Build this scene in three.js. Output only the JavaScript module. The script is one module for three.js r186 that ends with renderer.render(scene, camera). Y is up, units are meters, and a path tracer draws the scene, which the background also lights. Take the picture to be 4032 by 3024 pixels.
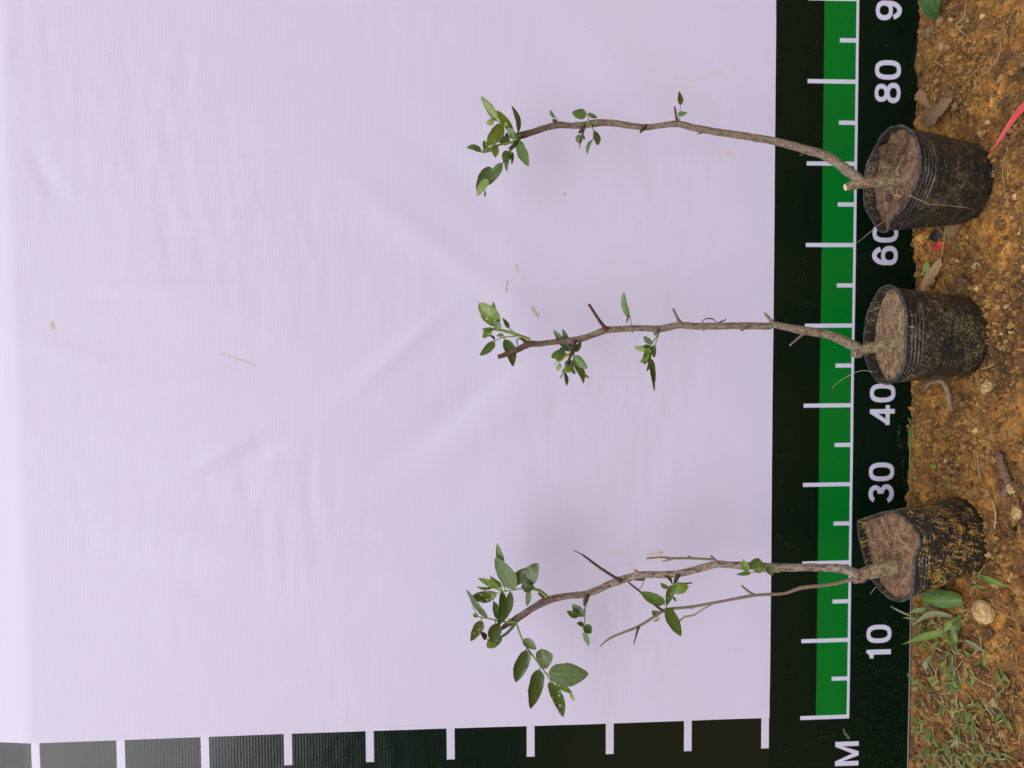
import * as THREE from 'three';
import { mergeGeometries } from 'three/addons/utils/BufferGeometryUtils.js';
import { ImprovedNoise } from 'three/addons/math/ImprovedNoise.js';

// ---------- camera, sky, sun, exposure (the photograph was taken with the phone turned on its side)
const scene = new THREE.Scene();
const camera = new THREE.PerspectiveCamera(53.497, 4 / 3, 0.02, 400);
camera.position.set(0.473367, 0.560709, 0.931023);
camera.up.set(0.99889, -0.00896, -0.0463);
camera.lookAt(0.473367 - 0.04590, 0.560709 - 0.05577, 0.931023 - 0.99739);
const renderer = new THREE.WebGLRenderer({ antialias: true });
renderer.setSize(1024, 768);
renderer.toneMapping = THREE.LinearToneMapping;
renderer.toneMappingExposure = 1.53;
renderer.shadowMap.enabled = true;

const noise = new ImprovedNoise();
let seed = 20231;
const rnd = () => { seed = (seed * 1664525 + 1013904223) >>> 0; return seed / 4294967296; };
const rr = (a, b) => a + (b - a) * rnd();
const clamp = (v, a = 0, b = 1) => Math.min(b, Math.max(a, v));
const lerp = (a, b, t) => a + (b - a) * t;
const sst = (a, b, v) => { const t = clamp((v - a) / (b - a)); return t * t * (3 - 2 * t); };
const fbm = (x, y, z = 0, o = 4) => { let s = 0, a = 0.5, f = 1; for (let i = 0; i < o; i++) { s += a * noise.noise(x * f, y * f, z * f + i * 7.3); a *= 0.5; f *= 2.03; } return s; };

// the veiled sun stands behind the photographer, a little to the left; thin cloud is brighter around it
const SUN = new THREE.Vector3(-0.66, 1.15, 2.15).normalize();
const sunAngle = (el, az) => { const phi = (az / (2 * Math.PI) - 0.5) * 2 * Math.PI; // equirectangular: u = atan2(z, x) / 2pi + 0.5
  return Math.acos(clamp(Math.cos(el) * (Math.cos(phi) * SUN.x + Math.sin(phi) * SUN.z) + Math.sin(el) * SUN.y, -1, 1)); };
{ // overcast sky: brighter overhead, faint cloud mottling
  const w = 256, h = 128, d = new Float32Array(w * h * 4);
  for (let j = 0; j < h; j++) for (let i = 0; i < w; i++) {
    const el = ((j + 0.5) / h - 0.5) * Math.PI, az = (i + 0.5) / w * Math.PI * 2;
    const s = Math.sin(el), c = Math.cos(el);
    const cl = 1 + 0.22 * fbm(Math.cos(az) * c * 2.2 + 5, s * 3.1, Math.sin(az) * c * 2.2, 4);
    const L = 1.06 * (1 + 2 * Math.max(s, 0)) / 3 * cl * (1 + 2.0 * Math.exp(-((sunAngle(el, az) / 0.5) ** 2)));
    const k = (j * w + i) * 4;
    d[k] = L * 0.98; d[k + 1] = L * 0.985; d[k + 2] = L * 1.05; d[k + 3] = 1;
  }
  const t = new THREE.DataTexture(d, w, h, THREE.RGBAFormat, THREE.FloatType);
  t.mapping = THREE.EquirectangularReflectionMapping; t.magFilter = THREE.LinearFilter; t.minFilter = THREE.LinearFilter;
  t.wrapS = THREE.RepeatWrapping; t.needsUpdate = true;
  scene.background = t; scene.environment = t;
}
const sun = new THREE.DirectionalLight(0xfffaf3, 0.5);
sun.position.set(0.45 - 0.66, 1.35, 2.2);
sun.target.position.set(0.45, 0.2, 0.05);
sun.castShadow = true; sun.shadow.radius = 75; sun.shadow.mapSize.set(2048, 2048);
Object.assign(sun.shadow.camera, { left: -1.2, right: 1.2, top: 1.4, bottom: -1, near: 0.1, far: 6 });
scene.add(sun, sun.target);

// ---------- helpers
const used = new Map();
const numbered = (n) => { const k = used.get(n) || 0; used.set(n, k + 1); return k ? `${n}_${String(k).padStart(3, '0')}` : n; };
const V3 = (a) => new THREE.Vector3(a[0] / 1000, a[1] / 1000, a[2] / 1000);
function mesh(name, geo, mat, parent) {
  const o = new THREE.Mesh(geo, mat); o.name = parent ? name : numbered(name); o.castShadow = o.receiveShadow = true;
  (parent || scene).add(o); return o;
}
function tag(o, label, category, group, kind) {
  if (label) o.userData.label = label;
  if (category) o.userData.category = category;
  if (group) o.userData.group = group;
  if (kind) o.userData.kind = kind;
  return o;
}
function base(name, p) { const g = new THREE.Group(); g.name = numbered(name); g.position.copy(p); scene.add(g); return g; }
function dataTex(w, h, f, srgb = false, repeat = true) {
  const d = new Uint8Array(w * h * 4);
  for (let j = 0; j < h; j++) for (let i = 0; i < w; i++) {
    const c = f(i / w, j / h, i, j), k = (j * w + i) * 4;
    for (let q = 0; q < 3; q++) d[k + q] = clamp(c[q]) * 255; d[k + 3] = 255;
  }
  const t = new THREE.DataTexture(d, w, h); t.magFilter = t.minFilter = THREE.LinearFilter;
  if (srgb) t.colorSpace = THREE.SRGBColorSpace;
  if (repeat) t.wrapS = t.wrapT = THREE.RepeatWrapping;
  t.needsUpdate = true; return t;
}
// tiling noise on the unit square: lattice gradients that wrap at a whole number of cells
const hash2 = (x, y, q) => { let h = (x * 374761393 + y * 668265263 + q * 982451653) | 0; h = Math.imul(h ^ (h >>> 13), 1274126177); h ^= h >>> 16; return (h >>> 0) / 4294967296 * Math.PI * 2; };
function pnoise(x, y, n, q) {
  const x0 = Math.floor(x), y0 = Math.floor(y), fx = x - x0, fy = y - y0, sx = fx * fx * fx * (fx * (fx * 6 - 15) + 10), sy = fy * fy * fy * (fy * (fy * 6 - 15) + 10);
  const g = (i, j) => { const a = hash2((x0 + i) % n, (y0 + j) % n, q); return Math.cos(a) * (fx - i) + Math.sin(a) * (fy - j); };
  return 1.4 * lerp(lerp(g(0, 0), g(1, 0), sx), lerp(g(0, 1), g(1, 1), sx), sy);
}
const tn = (u, v, f, s = 0, o = 4) => { let t = 0, a = 0.5, n = Math.round(f); for (let i = 0; i < o; i++) { t += a * pnoise(u * n, v * n, n, Math.round(s * 10) + i); a *= 0.5; n *= 2; } return t; };
const rgb = (r, g, b) => new THREE.Color().setRGB(r, g, b);

// measured shapes, in millimetres: x, y, z, radius
const DATA = {
plants: {p3:{stems:[["rootstock","rootbark",[[653.5,87.5,122.5,5.64],[652.9,94.5,122,4.62],[652.1,108.4,121,5.13],[651.3,123.6,119.9,5.39],[650.5,132.5,119.2,5.78],[649,141.4,118.5,5.39],[647.1,147.7,118.1,4.62],[645.9,152.1,117.8,3.6]]],
["stem","bark",[[652.1,134.4,119.1,4.36],[656.6,140.2,118.6,5.39],[661.7,146.6,118.2,5.39],[667.5,154.3,117.6,5.13],[673.9,163.3,117,4.87],[681.3,176.1,116,4.62],[685.9,191.4,114.9,4.62],[691.5,210.5,113.5,4.23],[696.5,228.4,112.2,3.98],[699.2,243.6,111,3.97],[703.8,270.7,109,3.83],[708.3,297.9,107,3.83],[712.5,318.3,105.5,3.56],[716,331.9,104.5,3.42],[714.4,352.3,103,3.01],[712.7,368.7,101.8,3.29],[716.4,393.2,100,3.43],[718.3,413.7,98.5,3.7],[717.1,427.3,97.5,3.84],[715.6,436.9,96.8,3.57],[715.6,451.3,95.8,3.16],[716.2,462.3,95,3.71],[713.6,475.9,94,3.3],[709,489.7,93,3.3],[705.9,501.3,92.1,3.99],[705.4,510.2,91.5,2.75],[705.9,519.2,90.8,2.48]]],
["spur","dark",[[717.5,463.6,94.9,1.65],[720.2,465.8,96.2,1.92],[720.6,467.8,97.6,1.5]]],
["spur","dark",[[716.2,433,98.1,2.47],[710.2,436.7,99.9,2.19],[706.1,439.8,101.7,1.5]]],
["spur","dark",[[714.1,366.9,103,2.46],[710,370.9,105.2,2.18],[706,374.2,107.5,1.5]]],
["thorn","dark",[[717.3,332.4,104.5,2.46],[721.1,334.1,105.4,1.5],[726.9,335.6,106.3,1.23],[733.5,337,107.2,0.95]]],
["thorn","bark",[[706.6,305.8,107.5,1.23],[705.2,309.3,107.7,0.96],[703.9,312.8,108,0.55]]],
["thorn","bark",[[683.1,196.6,117.6,1.09],[681.1,199.8,118.4,0.82],[679.4,202.9,119.2,0.41]]],
["petiole","green",[[718.7,331.6,106.6,0.68],[725,331.5,108.1,0.54],[734.6,331.4,109.7,0.41]]],
["petiole","green",[[718.6,462.1,97,0.68],[721.4,464,98.4,0.55],[723.2,466.2,99.7,0.41]]],
["petiole","green",[[715.9,428.4,101.5,0.96],[720.9,430.3,102.9,0.68],[725.1,431.9,104.3,0.54]]],
["petiole","green",[[714.3,429.6,102.4,0.95],[709.2,434.3,103.6,0.68],[700.1,436.8,104.9,0.54]]],
["petiole","green",[[714.3,428.2,102.5,0.95],[707.6,424.5,104.8,0.68],[698.3,425.9,106.7,0.54]]],
["shoot","green",[[703.7,503,97,1.78],[704.4,509.3,98,1.64],[708.4,514.8,99,1.23],[712.8,520.2,100,0.95],[717.1,526.4,100.9,0.68],[720.1,531.1,102,0.41]]],
["shoot","green",[[700.3,505.1,96.9,1.64],[696.5,512.1,98.4,1.23],[693.4,525.8,99.4,1.09],[688.8,539.4,100.4,0.82],[685,546.3,101.9,0.41]]],
["shoot","darkgreen",[[703.2,502.8,94,1.78],[694.1,509.1,95,1.37],[687.4,514.7,96,1.09],[676.6,521,96.9,0.82],[669.6,527.3,97.9,0.55],[657.2,538.3,98.5,0.41]]]],leaves:[[735.4,331.1,108.4,748.9,333,110.2,7.1,-29,1,734.6,331.4,109.7],[723.2,335.3,114,722.9,327.3,121.4,4.3,-44,1,724.5,335,105.9],[721.3,466.4,104.1,728.4,471.9,108.7,2.7,53,1,723.2,466.2,99.7],[722.3,467.2,102.6,728.9,473.1,104.4,1.2,-61,1,723.2,466.2,99.7],[725,432.5,103.7,727,448.1,104.2,9.5,30,1,725,431.9,104.3],[727.6,429.8,99.8,723.7,419.6,98.3,4.1,-35,1,725.1,431.9,104.3],[698.6,437.2,108.9,699.1,444.4,103.4,8.1,31,10,700.1,436.8,104.9],[708.8,435.5,109.7,687.9,440.5,106.2,2,46,3,709.2,434.3,103.6],[703.6,435.1,100.7,699.3,433.8,99.7,2.5,-29,1,704.3,435.7,104.3],[708.6,422.1,100.5,691.6,421.1,106.7,9,37,3,707.6,424.5,104.8],[698.4,425.7,105.6,680.7,432.9,112,3.8,-52,1,698.6,425.8,106.6],[717.8,528.2,102.2,743,545.9,104.9,8.4,30,2,718.2,528.1,101.3],[704,511.7,104.4,727.2,529.2,107.8,9.7,-25,2,705.9,511.4,98.4],[706.1,505.7,101.7,732.8,513.4,106.6,6.8,-47,1,704.1,506.6,97.6],[712.2,522.6,106.6,689,539.7,111.5,14.1,20,2,714.2,522.2,100.3],[717.2,532.3,103.9,715.2,540.2,101.6,6.5,15,12,720,531,102],[698.3,509.8,106.6,709.3,517.5,108.5,8.1,20,1,697.1,511,98.2],[697.8,514.4,96,701,530,96.1,7.9,44,0,696.1,513.8,98.5],[684.6,546,101.8,689.6,561.5,101.6,8.9,-43,1,685,546.2,101.9],[687.5,533.7,97.2,685.8,545.8,95.9,7.6,-40,12,690.5,534.5,100],[686.8,541.5,100.1,698.1,542.3,98.5,6.5,-29,12,687.5,541.7,100.9],[692.2,530.1,105.1,677.3,531,109.1,7.4,20,2,691.9,530.4,99.7],[685.9,517.6,104,673.1,521.1,103.3,10.6,20,1,684.5,516.4,96.2],[684.9,512.3,101.6,672.6,512.9,98.6,3.4,48,0,686.2,515.4,96.1],[682.2,514.8,102.6,663,518.5,107.1,4.1,-59,0,683.1,517.2,96.4],[696.7,505.6,103.9,670.6,494.8,99.7,9,-58,1,696.8,507.2,94.7],[675,523.7,94.4,652.9,537,88.9,9.9,-23,1,674.6,522.8,97.2],[670.5,535,93.7,647.6,551.2,87.8,15.4,25,3,666.4,530.1,98.1],[655.9,538.8,101.2,638.7,550.7,98.2,9.8,-34,12,657.2,538.3,98.5],[645.8,542.7,95,638,543.4,95.9,2.1,56,2,657.2,538.3,98.5],[697.7,505.6,104.1,687.6,517.2,103.9,4.1,50,0,697.5,506.8,94.6],[710.1,517.9,107,714.3,520.6,108.5,5.4,20,2,711.3,518.3,99.7]]},p2:{stems:[["rootstock","rootbark",[[482.1,84.1,126.5,7.47],[480.8,89.8,126,6.7],[477.7,103.7,124.9,7.09],[473.3,118.8,123.6,5.94],[470.5,130.2,122.7,5.55],[467.8,137.2,122.1,5.94],[463.7,142.2,121.7,3.88]]],
["stem","bark",[[470.8,135.3,122.2,4.39],[473.8,140.4,121.8,5.42],[476.7,146.8,121.3,5.55],[481.9,157.1,120.5,5.17],[486.9,169.9,119.4,4.91],[489.6,184,118.3,4.65],[491.6,196.7,117.2,4.52],[495.6,215.9,115.6,3.88],[498.5,231.3,114.4,3.62],[497.4,230.4,114.5,3.86],[496.9,256.3,112.3,3.86],[497.1,283.6,110.1,3.73],[496.9,311,107.9,3.87],[498.2,330.2,106.3,3.73],[494.7,352.1,104.5,3.74],[495.3,379.6,102.3,3.32],[494.5,396.1,101,3.46],[493.1,411.3,99.7,3.74],[488.7,423.7,98.7,3.47],[483.3,441.7,97.3,3.47],[482.3,446.6,96.9,3.89],[481,463.2,95.5,2.92],[478.9,483.9,93.9,3.2],[478.5,495,93,3.76],[473.9,504.8,92.2,3.34],[469.1,515.9,91.3,3.06],[464.6,529.1,90.2,2.51]]],
["thorn","tan",[[489.2,196,121.4,2.06],[484.3,203.6,123.9,1.28],[475.5,214.9,126.1,1.02]]],
["thorn","tan",[[500.4,229.6,116.6,2.06],[504.2,234.2,118.3,1.42],[510.8,241.2,119.8,1.15]]],
["spur","dark",[[480.1,497.3,94.8,1.94],[482.9,501.5,96,1.66],[485.1,504.6,97.2,1.11]]],
["thorn","red",[[494,410.5,102.8,3.04],[498.8,414.9,104.2,2.07],[507.7,421.4,105.3,1.65],[521.6,430.5,106.3,1.51]]],
["spur","bark",[[493.6,356.2,109.3,2.75],[490.8,357.9,110.7,2.34],[487.7,359.2,112.1,1.65]]],
["thorn","bark",[[499,329.5,108.4,2.76],[505.1,333.5,110.1,1.65],[515.8,339.2,111.7,1.37]]],
["spur","tan",[[497.5,258.6,118.3,3.01],[495,263.5,120.5,2.32],[491.9,268.2,122.7,1.77]]],
["thorn","tan",[[499.7,230.2,115.5,2.48],[503.8,234.2,116.7,1.51],[510.9,240.3,117.8,1.23]]],
["tendril","dark",[[499.7,305.2,106.3,0.55],[503.6,304.1,106.4,0.55],[505.6,297.4,106.9,0.83],[504.9,294.7,107.2,0.83],[503.5,291.9,107.4,0.55],[500.3,288.8,107.6,0.55]]],
["thorn","dark",[[500.3,287.8,107.7,0.83],[502.3,283.7,108.1,0.83],[504.2,279.2,108.4,0.55]]],
["thorn","dark",[[493.4,304.5,109.4,0.69],[490.8,304.2,109.5,0.41]]],
["thorn","dark",[[492.6,382.6,103.1,0.69],[489.7,381.5,103.2,0.42]]],
["thorn","dark",[[497.3,382,103.1,0.83],[500.1,383.1,103,0.55]]],
["twig","dark",[[481.8,445.6,100,3.04],[474.3,447.7,103.2,1.93],[467.4,450,106.4,1.65],[456.2,454.6,109.4,1.51]]],
["shoot","green",[[483.6,494.5,95,2.22],[488.2,506.3,96.1,1.8],[492.4,518.8,97.1,1.8],[494.6,529.9,98.2,1.52],[495.2,538.9,99.5,1.1]]],
["petiole","green",[[488.4,507.8,98,0.83],[494,514.8,98.9,0.69],[497,518,100.2,0.55]]],
["petiole","green",[[487.3,509.2,97.9,0.83],[485.8,524.4,98.1,0.69],[482,533.2,98.9,0.55]]],
["tendril","dark",[[484.6,503.9,97.3,0.69],[484,507.8,97.6,0.69],[480.9,508.6,98.3,0.69],[477.4,507.7,99,0.69]]],
["shoot","yellow",[[470.8,448,104.9,1.1],[466.7,453.4,106.4,1.24],[462,460.5,107.9,1.1],[460.4,464.9,109.5,0.96]]],
["tendril","yellow",[[460.4,464.1,108.6,0.82],[459,466.9,108.7,0.55],[456.9,467.9,109,0.41],[456.2,469.9,109.1,0.27]]],
["shoot","green",[[476.3,445.5,101,1.24],[466,446.8,104,0.96],[455.7,446.6,107,0.82]]],
["petiole","green",[[498.4,382.4,103.1,0.69],[502.8,383.8,104,0.55],[509,385.4,104.9,0.41]]],
["shoot","green",[[490.8,353.2,108.5,0.96],[483.3,358.3,109.6,0.69],[477.5,362.8,110.8,0.69],[471,366.5,112,0.69],[462.8,367.3,113.5,0.55]]],
["petiole","green",[[490.2,353.6,108.5,0.69],[482.6,356.5,110.8,0.55],[475.7,359.2,113.1,0.55]]],
["shoot","green",[[470.3,366,111.6,0.55],[461.4,363.8,112.2,0.55],[451.8,364.8,112.7,0.41]]]],leaves:[[500.7,528.2,97.3,523.9,549.7,96.6,18.2,20,12,494.5,529.3,98.1],[500.9,527.5,98.3,525.5,534,94.4,5.8,50,1,494.4,528.8,98.1],[495.6,525.9,101.2,503.7,535.3,97.3,8.5,26,1,493.9,526.6,97.9],[496.3,517.5,103.6,507.2,524.5,106,4.9,-39,1,497,518,100.2],[481.7,533,94.3,466.3,549,90.8,9.2,26,1,482.2,532.8,98.9],[483.9,520.8,83.9,453.8,512.2,85.4,12.9,20,1,486.2,520.8,98.1],[483.7,532.7,98.2,487.8,538.7,104.4,3.6,-40,1,482.5,532.1,98.8],[488.4,523,102.2,487.8,530.8,99.8,4.1,-26,3,486,522.8,98.1],[495.6,536.2,101.7,485.6,546,100.9,8.5,15,12,495,536.6,99.2],[495.1,536.9,102.6,494.6,546.6,106.2,4.1,20,12,495.1,537.4,99.3],[493.9,535.6,103.7,495.9,541.1,108,5.5,10,2,495,536.2,99.1],[470.4,448.3,88.7,494.5,467.3,91.4,7.8,25,0,470.8,448,104.9],[473.6,448.9,87.6,495.5,456.9,88.1,7,25,0,474.3,447.7,103.2],[469.8,444.1,99.1,480.6,437.3,96.7,6.4,20,0,471.1,446.2,102.5],[468.8,455.4,102.4,464.2,471.5,103.4,10.5,-29,1,466.7,453.4,106.4],[469.9,457.4,107.1,474.6,461.5,102,5.8,-34,0,465.8,454.8,106.7],[454.7,447.3,109.6,449.4,461.1,109.1,7.1,39,2,455.7,446.6,107],[465.3,446.1,109,451.5,433.2,113,9.8,-34,1,466,446.8,104],[456.5,445,100,435,436.1,104.6,9.1,43,2,458.3,446.7,106.2],[448.2,438.2,101.1,441.7,429.5,108.6,3,-57,1,455.7,446.6,107],[448.1,457.4,101.3,433,454.8,105.1,5,49,1,456.2,454.6,109.4],[445.4,459.1,103.7,440.4,463.2,108.4,1.7,53,1,456.2,454.6,109.4],[456.7,460.9,101.3,449.1,464.6,98.4,5,-20,2,460.4,464.1,108.6],[453.7,449.8,109.5,445.1,445.7,105.9,4.4,-24,0,455.7,446.6,107],[461.2,450.7,106.7,453.7,456.1,105,8.3,20,2,462.1,452.2,107.8],[464.1,459.3,109,461.4,467.1,111.3,5.5,20,12,463.1,458.9,107.6],[460.5,447.5,102.9,448,453.6,101.7,6.2,20,1,461.2,446.7,105.4],[506.3,386.8,112.8,534,394.1,116.5,5.4,56,1,507.9,385.1,104.7],[510.5,387.5,111.4,500.7,390.3,113.1,3.3,52,12,509,385.4,104.9],[478.2,363.9,116.7,486.4,372.6,116.6,5.7,43,0,477.5,362.8,110.8],[473.4,364.2,112.8,475.5,373.1,114,5.2,-21,0,473.6,365,111.5],[476.2,360.7,110.9,462.7,359.5,111.9,5.5,-44,0,476.2,359,112.9],[471.6,363.4,106.4,474.7,379.5,100.7,6.4,23,12,473.5,365.1,111.5],[471,365.6,106.5,455.5,370.2,107.1,9.7,20,3,470.3,366,111.6],[466.9,365.8,116.3,457.7,375.4,110.9,5.8,25,2,466.8,365.1,111.8],[468.2,365.4,110.2,448.1,368.4,112.8,6,58,2,468.3,365.5,111.7],[462,363.2,109.7,436.6,359.6,115.7,6.3,30,1,462,363.9,112.2],[452.6,366.2,116.4,426.6,361.8,120.4,4.9,57,1,452.3,364.8,112.7],[473.7,366.3,116.6,465.5,370.5,114,8.2,15,12,472.4,365.7,111.7]]},p1:{stems:[["rootstock","rootbark",[[233.7,79.6,124.3,5.76],[232.3,85.4,123.9,6.03],[230.2,94.5,123.3,7.86],[227.8,102.3,122.8,8.39],[225.2,115.3,122,8.13],[222.3,124.4,121.4,6.82],[219,132.1,120.9,7.08],[214.9,137.9,120.5,4.2]]],
["stem","palebark",[[219.3,129.5,121.1,4.72],[222.4,136.1,120.6,5.9],[226,144,120.1,5.51],[228.7,155.7,119.4,4.72],[229.4,171.4,118.4,4.33],[230,187.1,117.3,4.2],[229.5,206.6,116.1,4.2],[230.3,223.6,115,4.33],[231.6,254,113,4.2],[233,274.9,111.7,3.92],[233.9,288.8,110.8,4.06],[230.7,301.3,110,3.92],[226.5,316.7,109,3.78],[223,333.4,107.9,3.78],[222.3,351.5,106.7,3.92],[222.3,366.7,105.8,3.92],[220.2,380.7,104.9,4.07],[216.3,394.6,104,4.35],[211.1,408.6,103.1,3.79],[204.8,422.6,102.2,3.79],[200.5,435.2,101.4,3.65],[198.2,457.6,99.9,3.51],[193.6,475.9,98.7,4.08],[185.1,492.8,97.7,3.66],[177.3,504,97,3.8],[170.9,513.9,96.3,4.08],[165.9,522.4,95.8,2.82],[161.3,528.3,95.4,1.97]]],
["stem","tan",[[217.4,139.5,123.5,2.61],[214.9,149.4,123.1,1.96],[213,157.3,122.9,1.96],[210.3,175.6,122,1.83],[208.3,196.4,120.9,2.09],[202.4,214.7,120,1.57],[200.1,248.5,118.1,1.67],[193.9,283.2,116.1,1.53],[187.7,318,114.1,1.53],[184,347.2,112.5,1.81],[176.5,359.8,112,1.53],[166.3,376.5,111.1,1.54],[158.5,395.9,110.2,1.26],[153.7,407.1,109.7,1.26],[148.9,414.1,109.5,0.98],[144.2,418.9,109.5,0.7]]],
["thorn","dark",[[215.8,395.2,107,3.07],[221.8,403.9,108.2,1.67],[232.5,419.5,108.9,1.53],[244.6,435,109.7,1.25],[247.3,438,111.3,1.11]]],
["thorn","dark",[[247.1,437.3,111.3,0.83],[250,442.9,111.5,0.55],[253.3,448.9,111.6,0.41]]],
["twig","dark",[[183.5,349.3,113,1.81],[186.3,353.9,111.7,1.4],[198.8,367.6,109.8,1.26],[207,377.8,108.1,1.12],[214.6,387,106.5,0.98]]],
["thorn","dark",[[166.2,376.6,112.2,1.81],[162.2,378.3,113.6,1.11],[147.7,382.8,114.9,0.56]]],
["thorn","dark",[[218.3,369,109.7,0.98],[217.6,374,109.9,0.84],[217.8,379.7,110,0.56]]],
["tendril","dark",[[217.8,370.9,110.6,0.56],[212,372.4,111,0.42],[207.1,377.2,111.2,0.42]]],
["twig","bark",[[235.4,288.1,112.9,2.51],[239.3,291.9,113.6,1.53],[244.1,296.6,114.4,1.11]]],
["twig","tan",[[240,294.7,113.5,1.25],[241.3,317.6,112,1.25],[241.4,338.4,110.6,1.26],[242.6,349.6,109.9,1.12],[241.3,367.2,108.8,0.98]]],
["spur","tan",[[241.1,319,111.9,1.12],[243.3,319.6,111.9,1.25],[243.6,321.8,111.7,0.7]]],
["bark_shred","pale",[[240.6,337.7,110.7,0.84],[239.6,344.1,110.8,1.12],[238.1,350.5,110.9,0.7]]],
["spur","dark",[[223.1,332.6,111,3.07],[219.5,334.8,112.9,2.37],[214.5,337.2,114.8,1.39]]],
["twig","dark",[[214.9,336.9,113.8,1.11],[214.3,328,114.9,0.83],[215,318.2,116,0.83]]],
["thorn","bark",[[200.2,248.6,118.5,1.67],[204.5,255.3,119.1,1.25],[211.8,264,119.5,1.11]]],
["spur","tan",[[187.4,317.9,114,1.4],[185.8,317.1,115.1,0.84]]],
["twig","pale",[[192.2,291.3,114.7,0.84],[184.3,305,113.3,0.84],[177.1,315.9,112.1,1.12],[175.5,324.8,111,1.12],[168.8,331.6,110,0.56]]],
["spur","dark",[[201.2,433,103.5,3.64],[197.4,434.4,104.9,2.52],[189.4,436.3,106.3,1.12]]],
["shoot","green",[[199.8,430.2,103.7,1.26],[194.4,432.2,104.6,0.98],[186.3,435.2,105.4,0.84],[176.7,435.8,106.4,0.7],[166.8,436.2,107.4,0.7]]],
["spur","dark",[[196.8,478.2,100.6,2.8],[200.2,482.5,101.8,2.1],[203.8,486.4,103.1,1.26]]],
["shoot","green",[[199.2,477.4,102.7,1.96],[205.8,484.1,104.3,1.81],[209.7,493.3,105.7,1.67]]],
["shoot","green",[[209.1,492.5,104.7,1.39],[209.8,504.4,105,0.83],[208.3,515.6,105.2,0.69],[207,526.7,105.5,0.83]]],
["shoot","green",[[170.9,512,100.5,1.26],[171.4,522.6,101,0.98],[176.1,543.5,100.8,0.84],[178.7,553.3,101.4,0.7],[186.2,557.7,102.3,0.56],[190.5,560.4,103.3,0.42]]],
["shoot","darkgreen",[[170.2,511.5,99.5,1.96],[159.8,520.5,100.6,1.68],[153.6,531.1,101.6,1.26],[152.6,538.2,102.8,0.7]]],
["shoot","green",[[169.8,511.3,100.5,1.12],[154.3,505.9,102.3,0.98],[142,499.1,104.1,0.98],[129.1,489.5,106.1,0.98],[116.1,480,108.2,0.84],[101.8,469.8,110.2,0.7]]],
["spur","pale",[[224.4,375.5,107.2,1.96],[227.1,379.2,108,1.95],[228.8,381.5,108.9,1.12]]],
["petiole","green",[[182.8,347.5,114.1,0.7],[187.2,346.8,114.7,0.7],[194.4,345,115.3,0.56],[205.8,341.7,116,0.56],[214.4,337,116.8,0.55]]],
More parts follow.
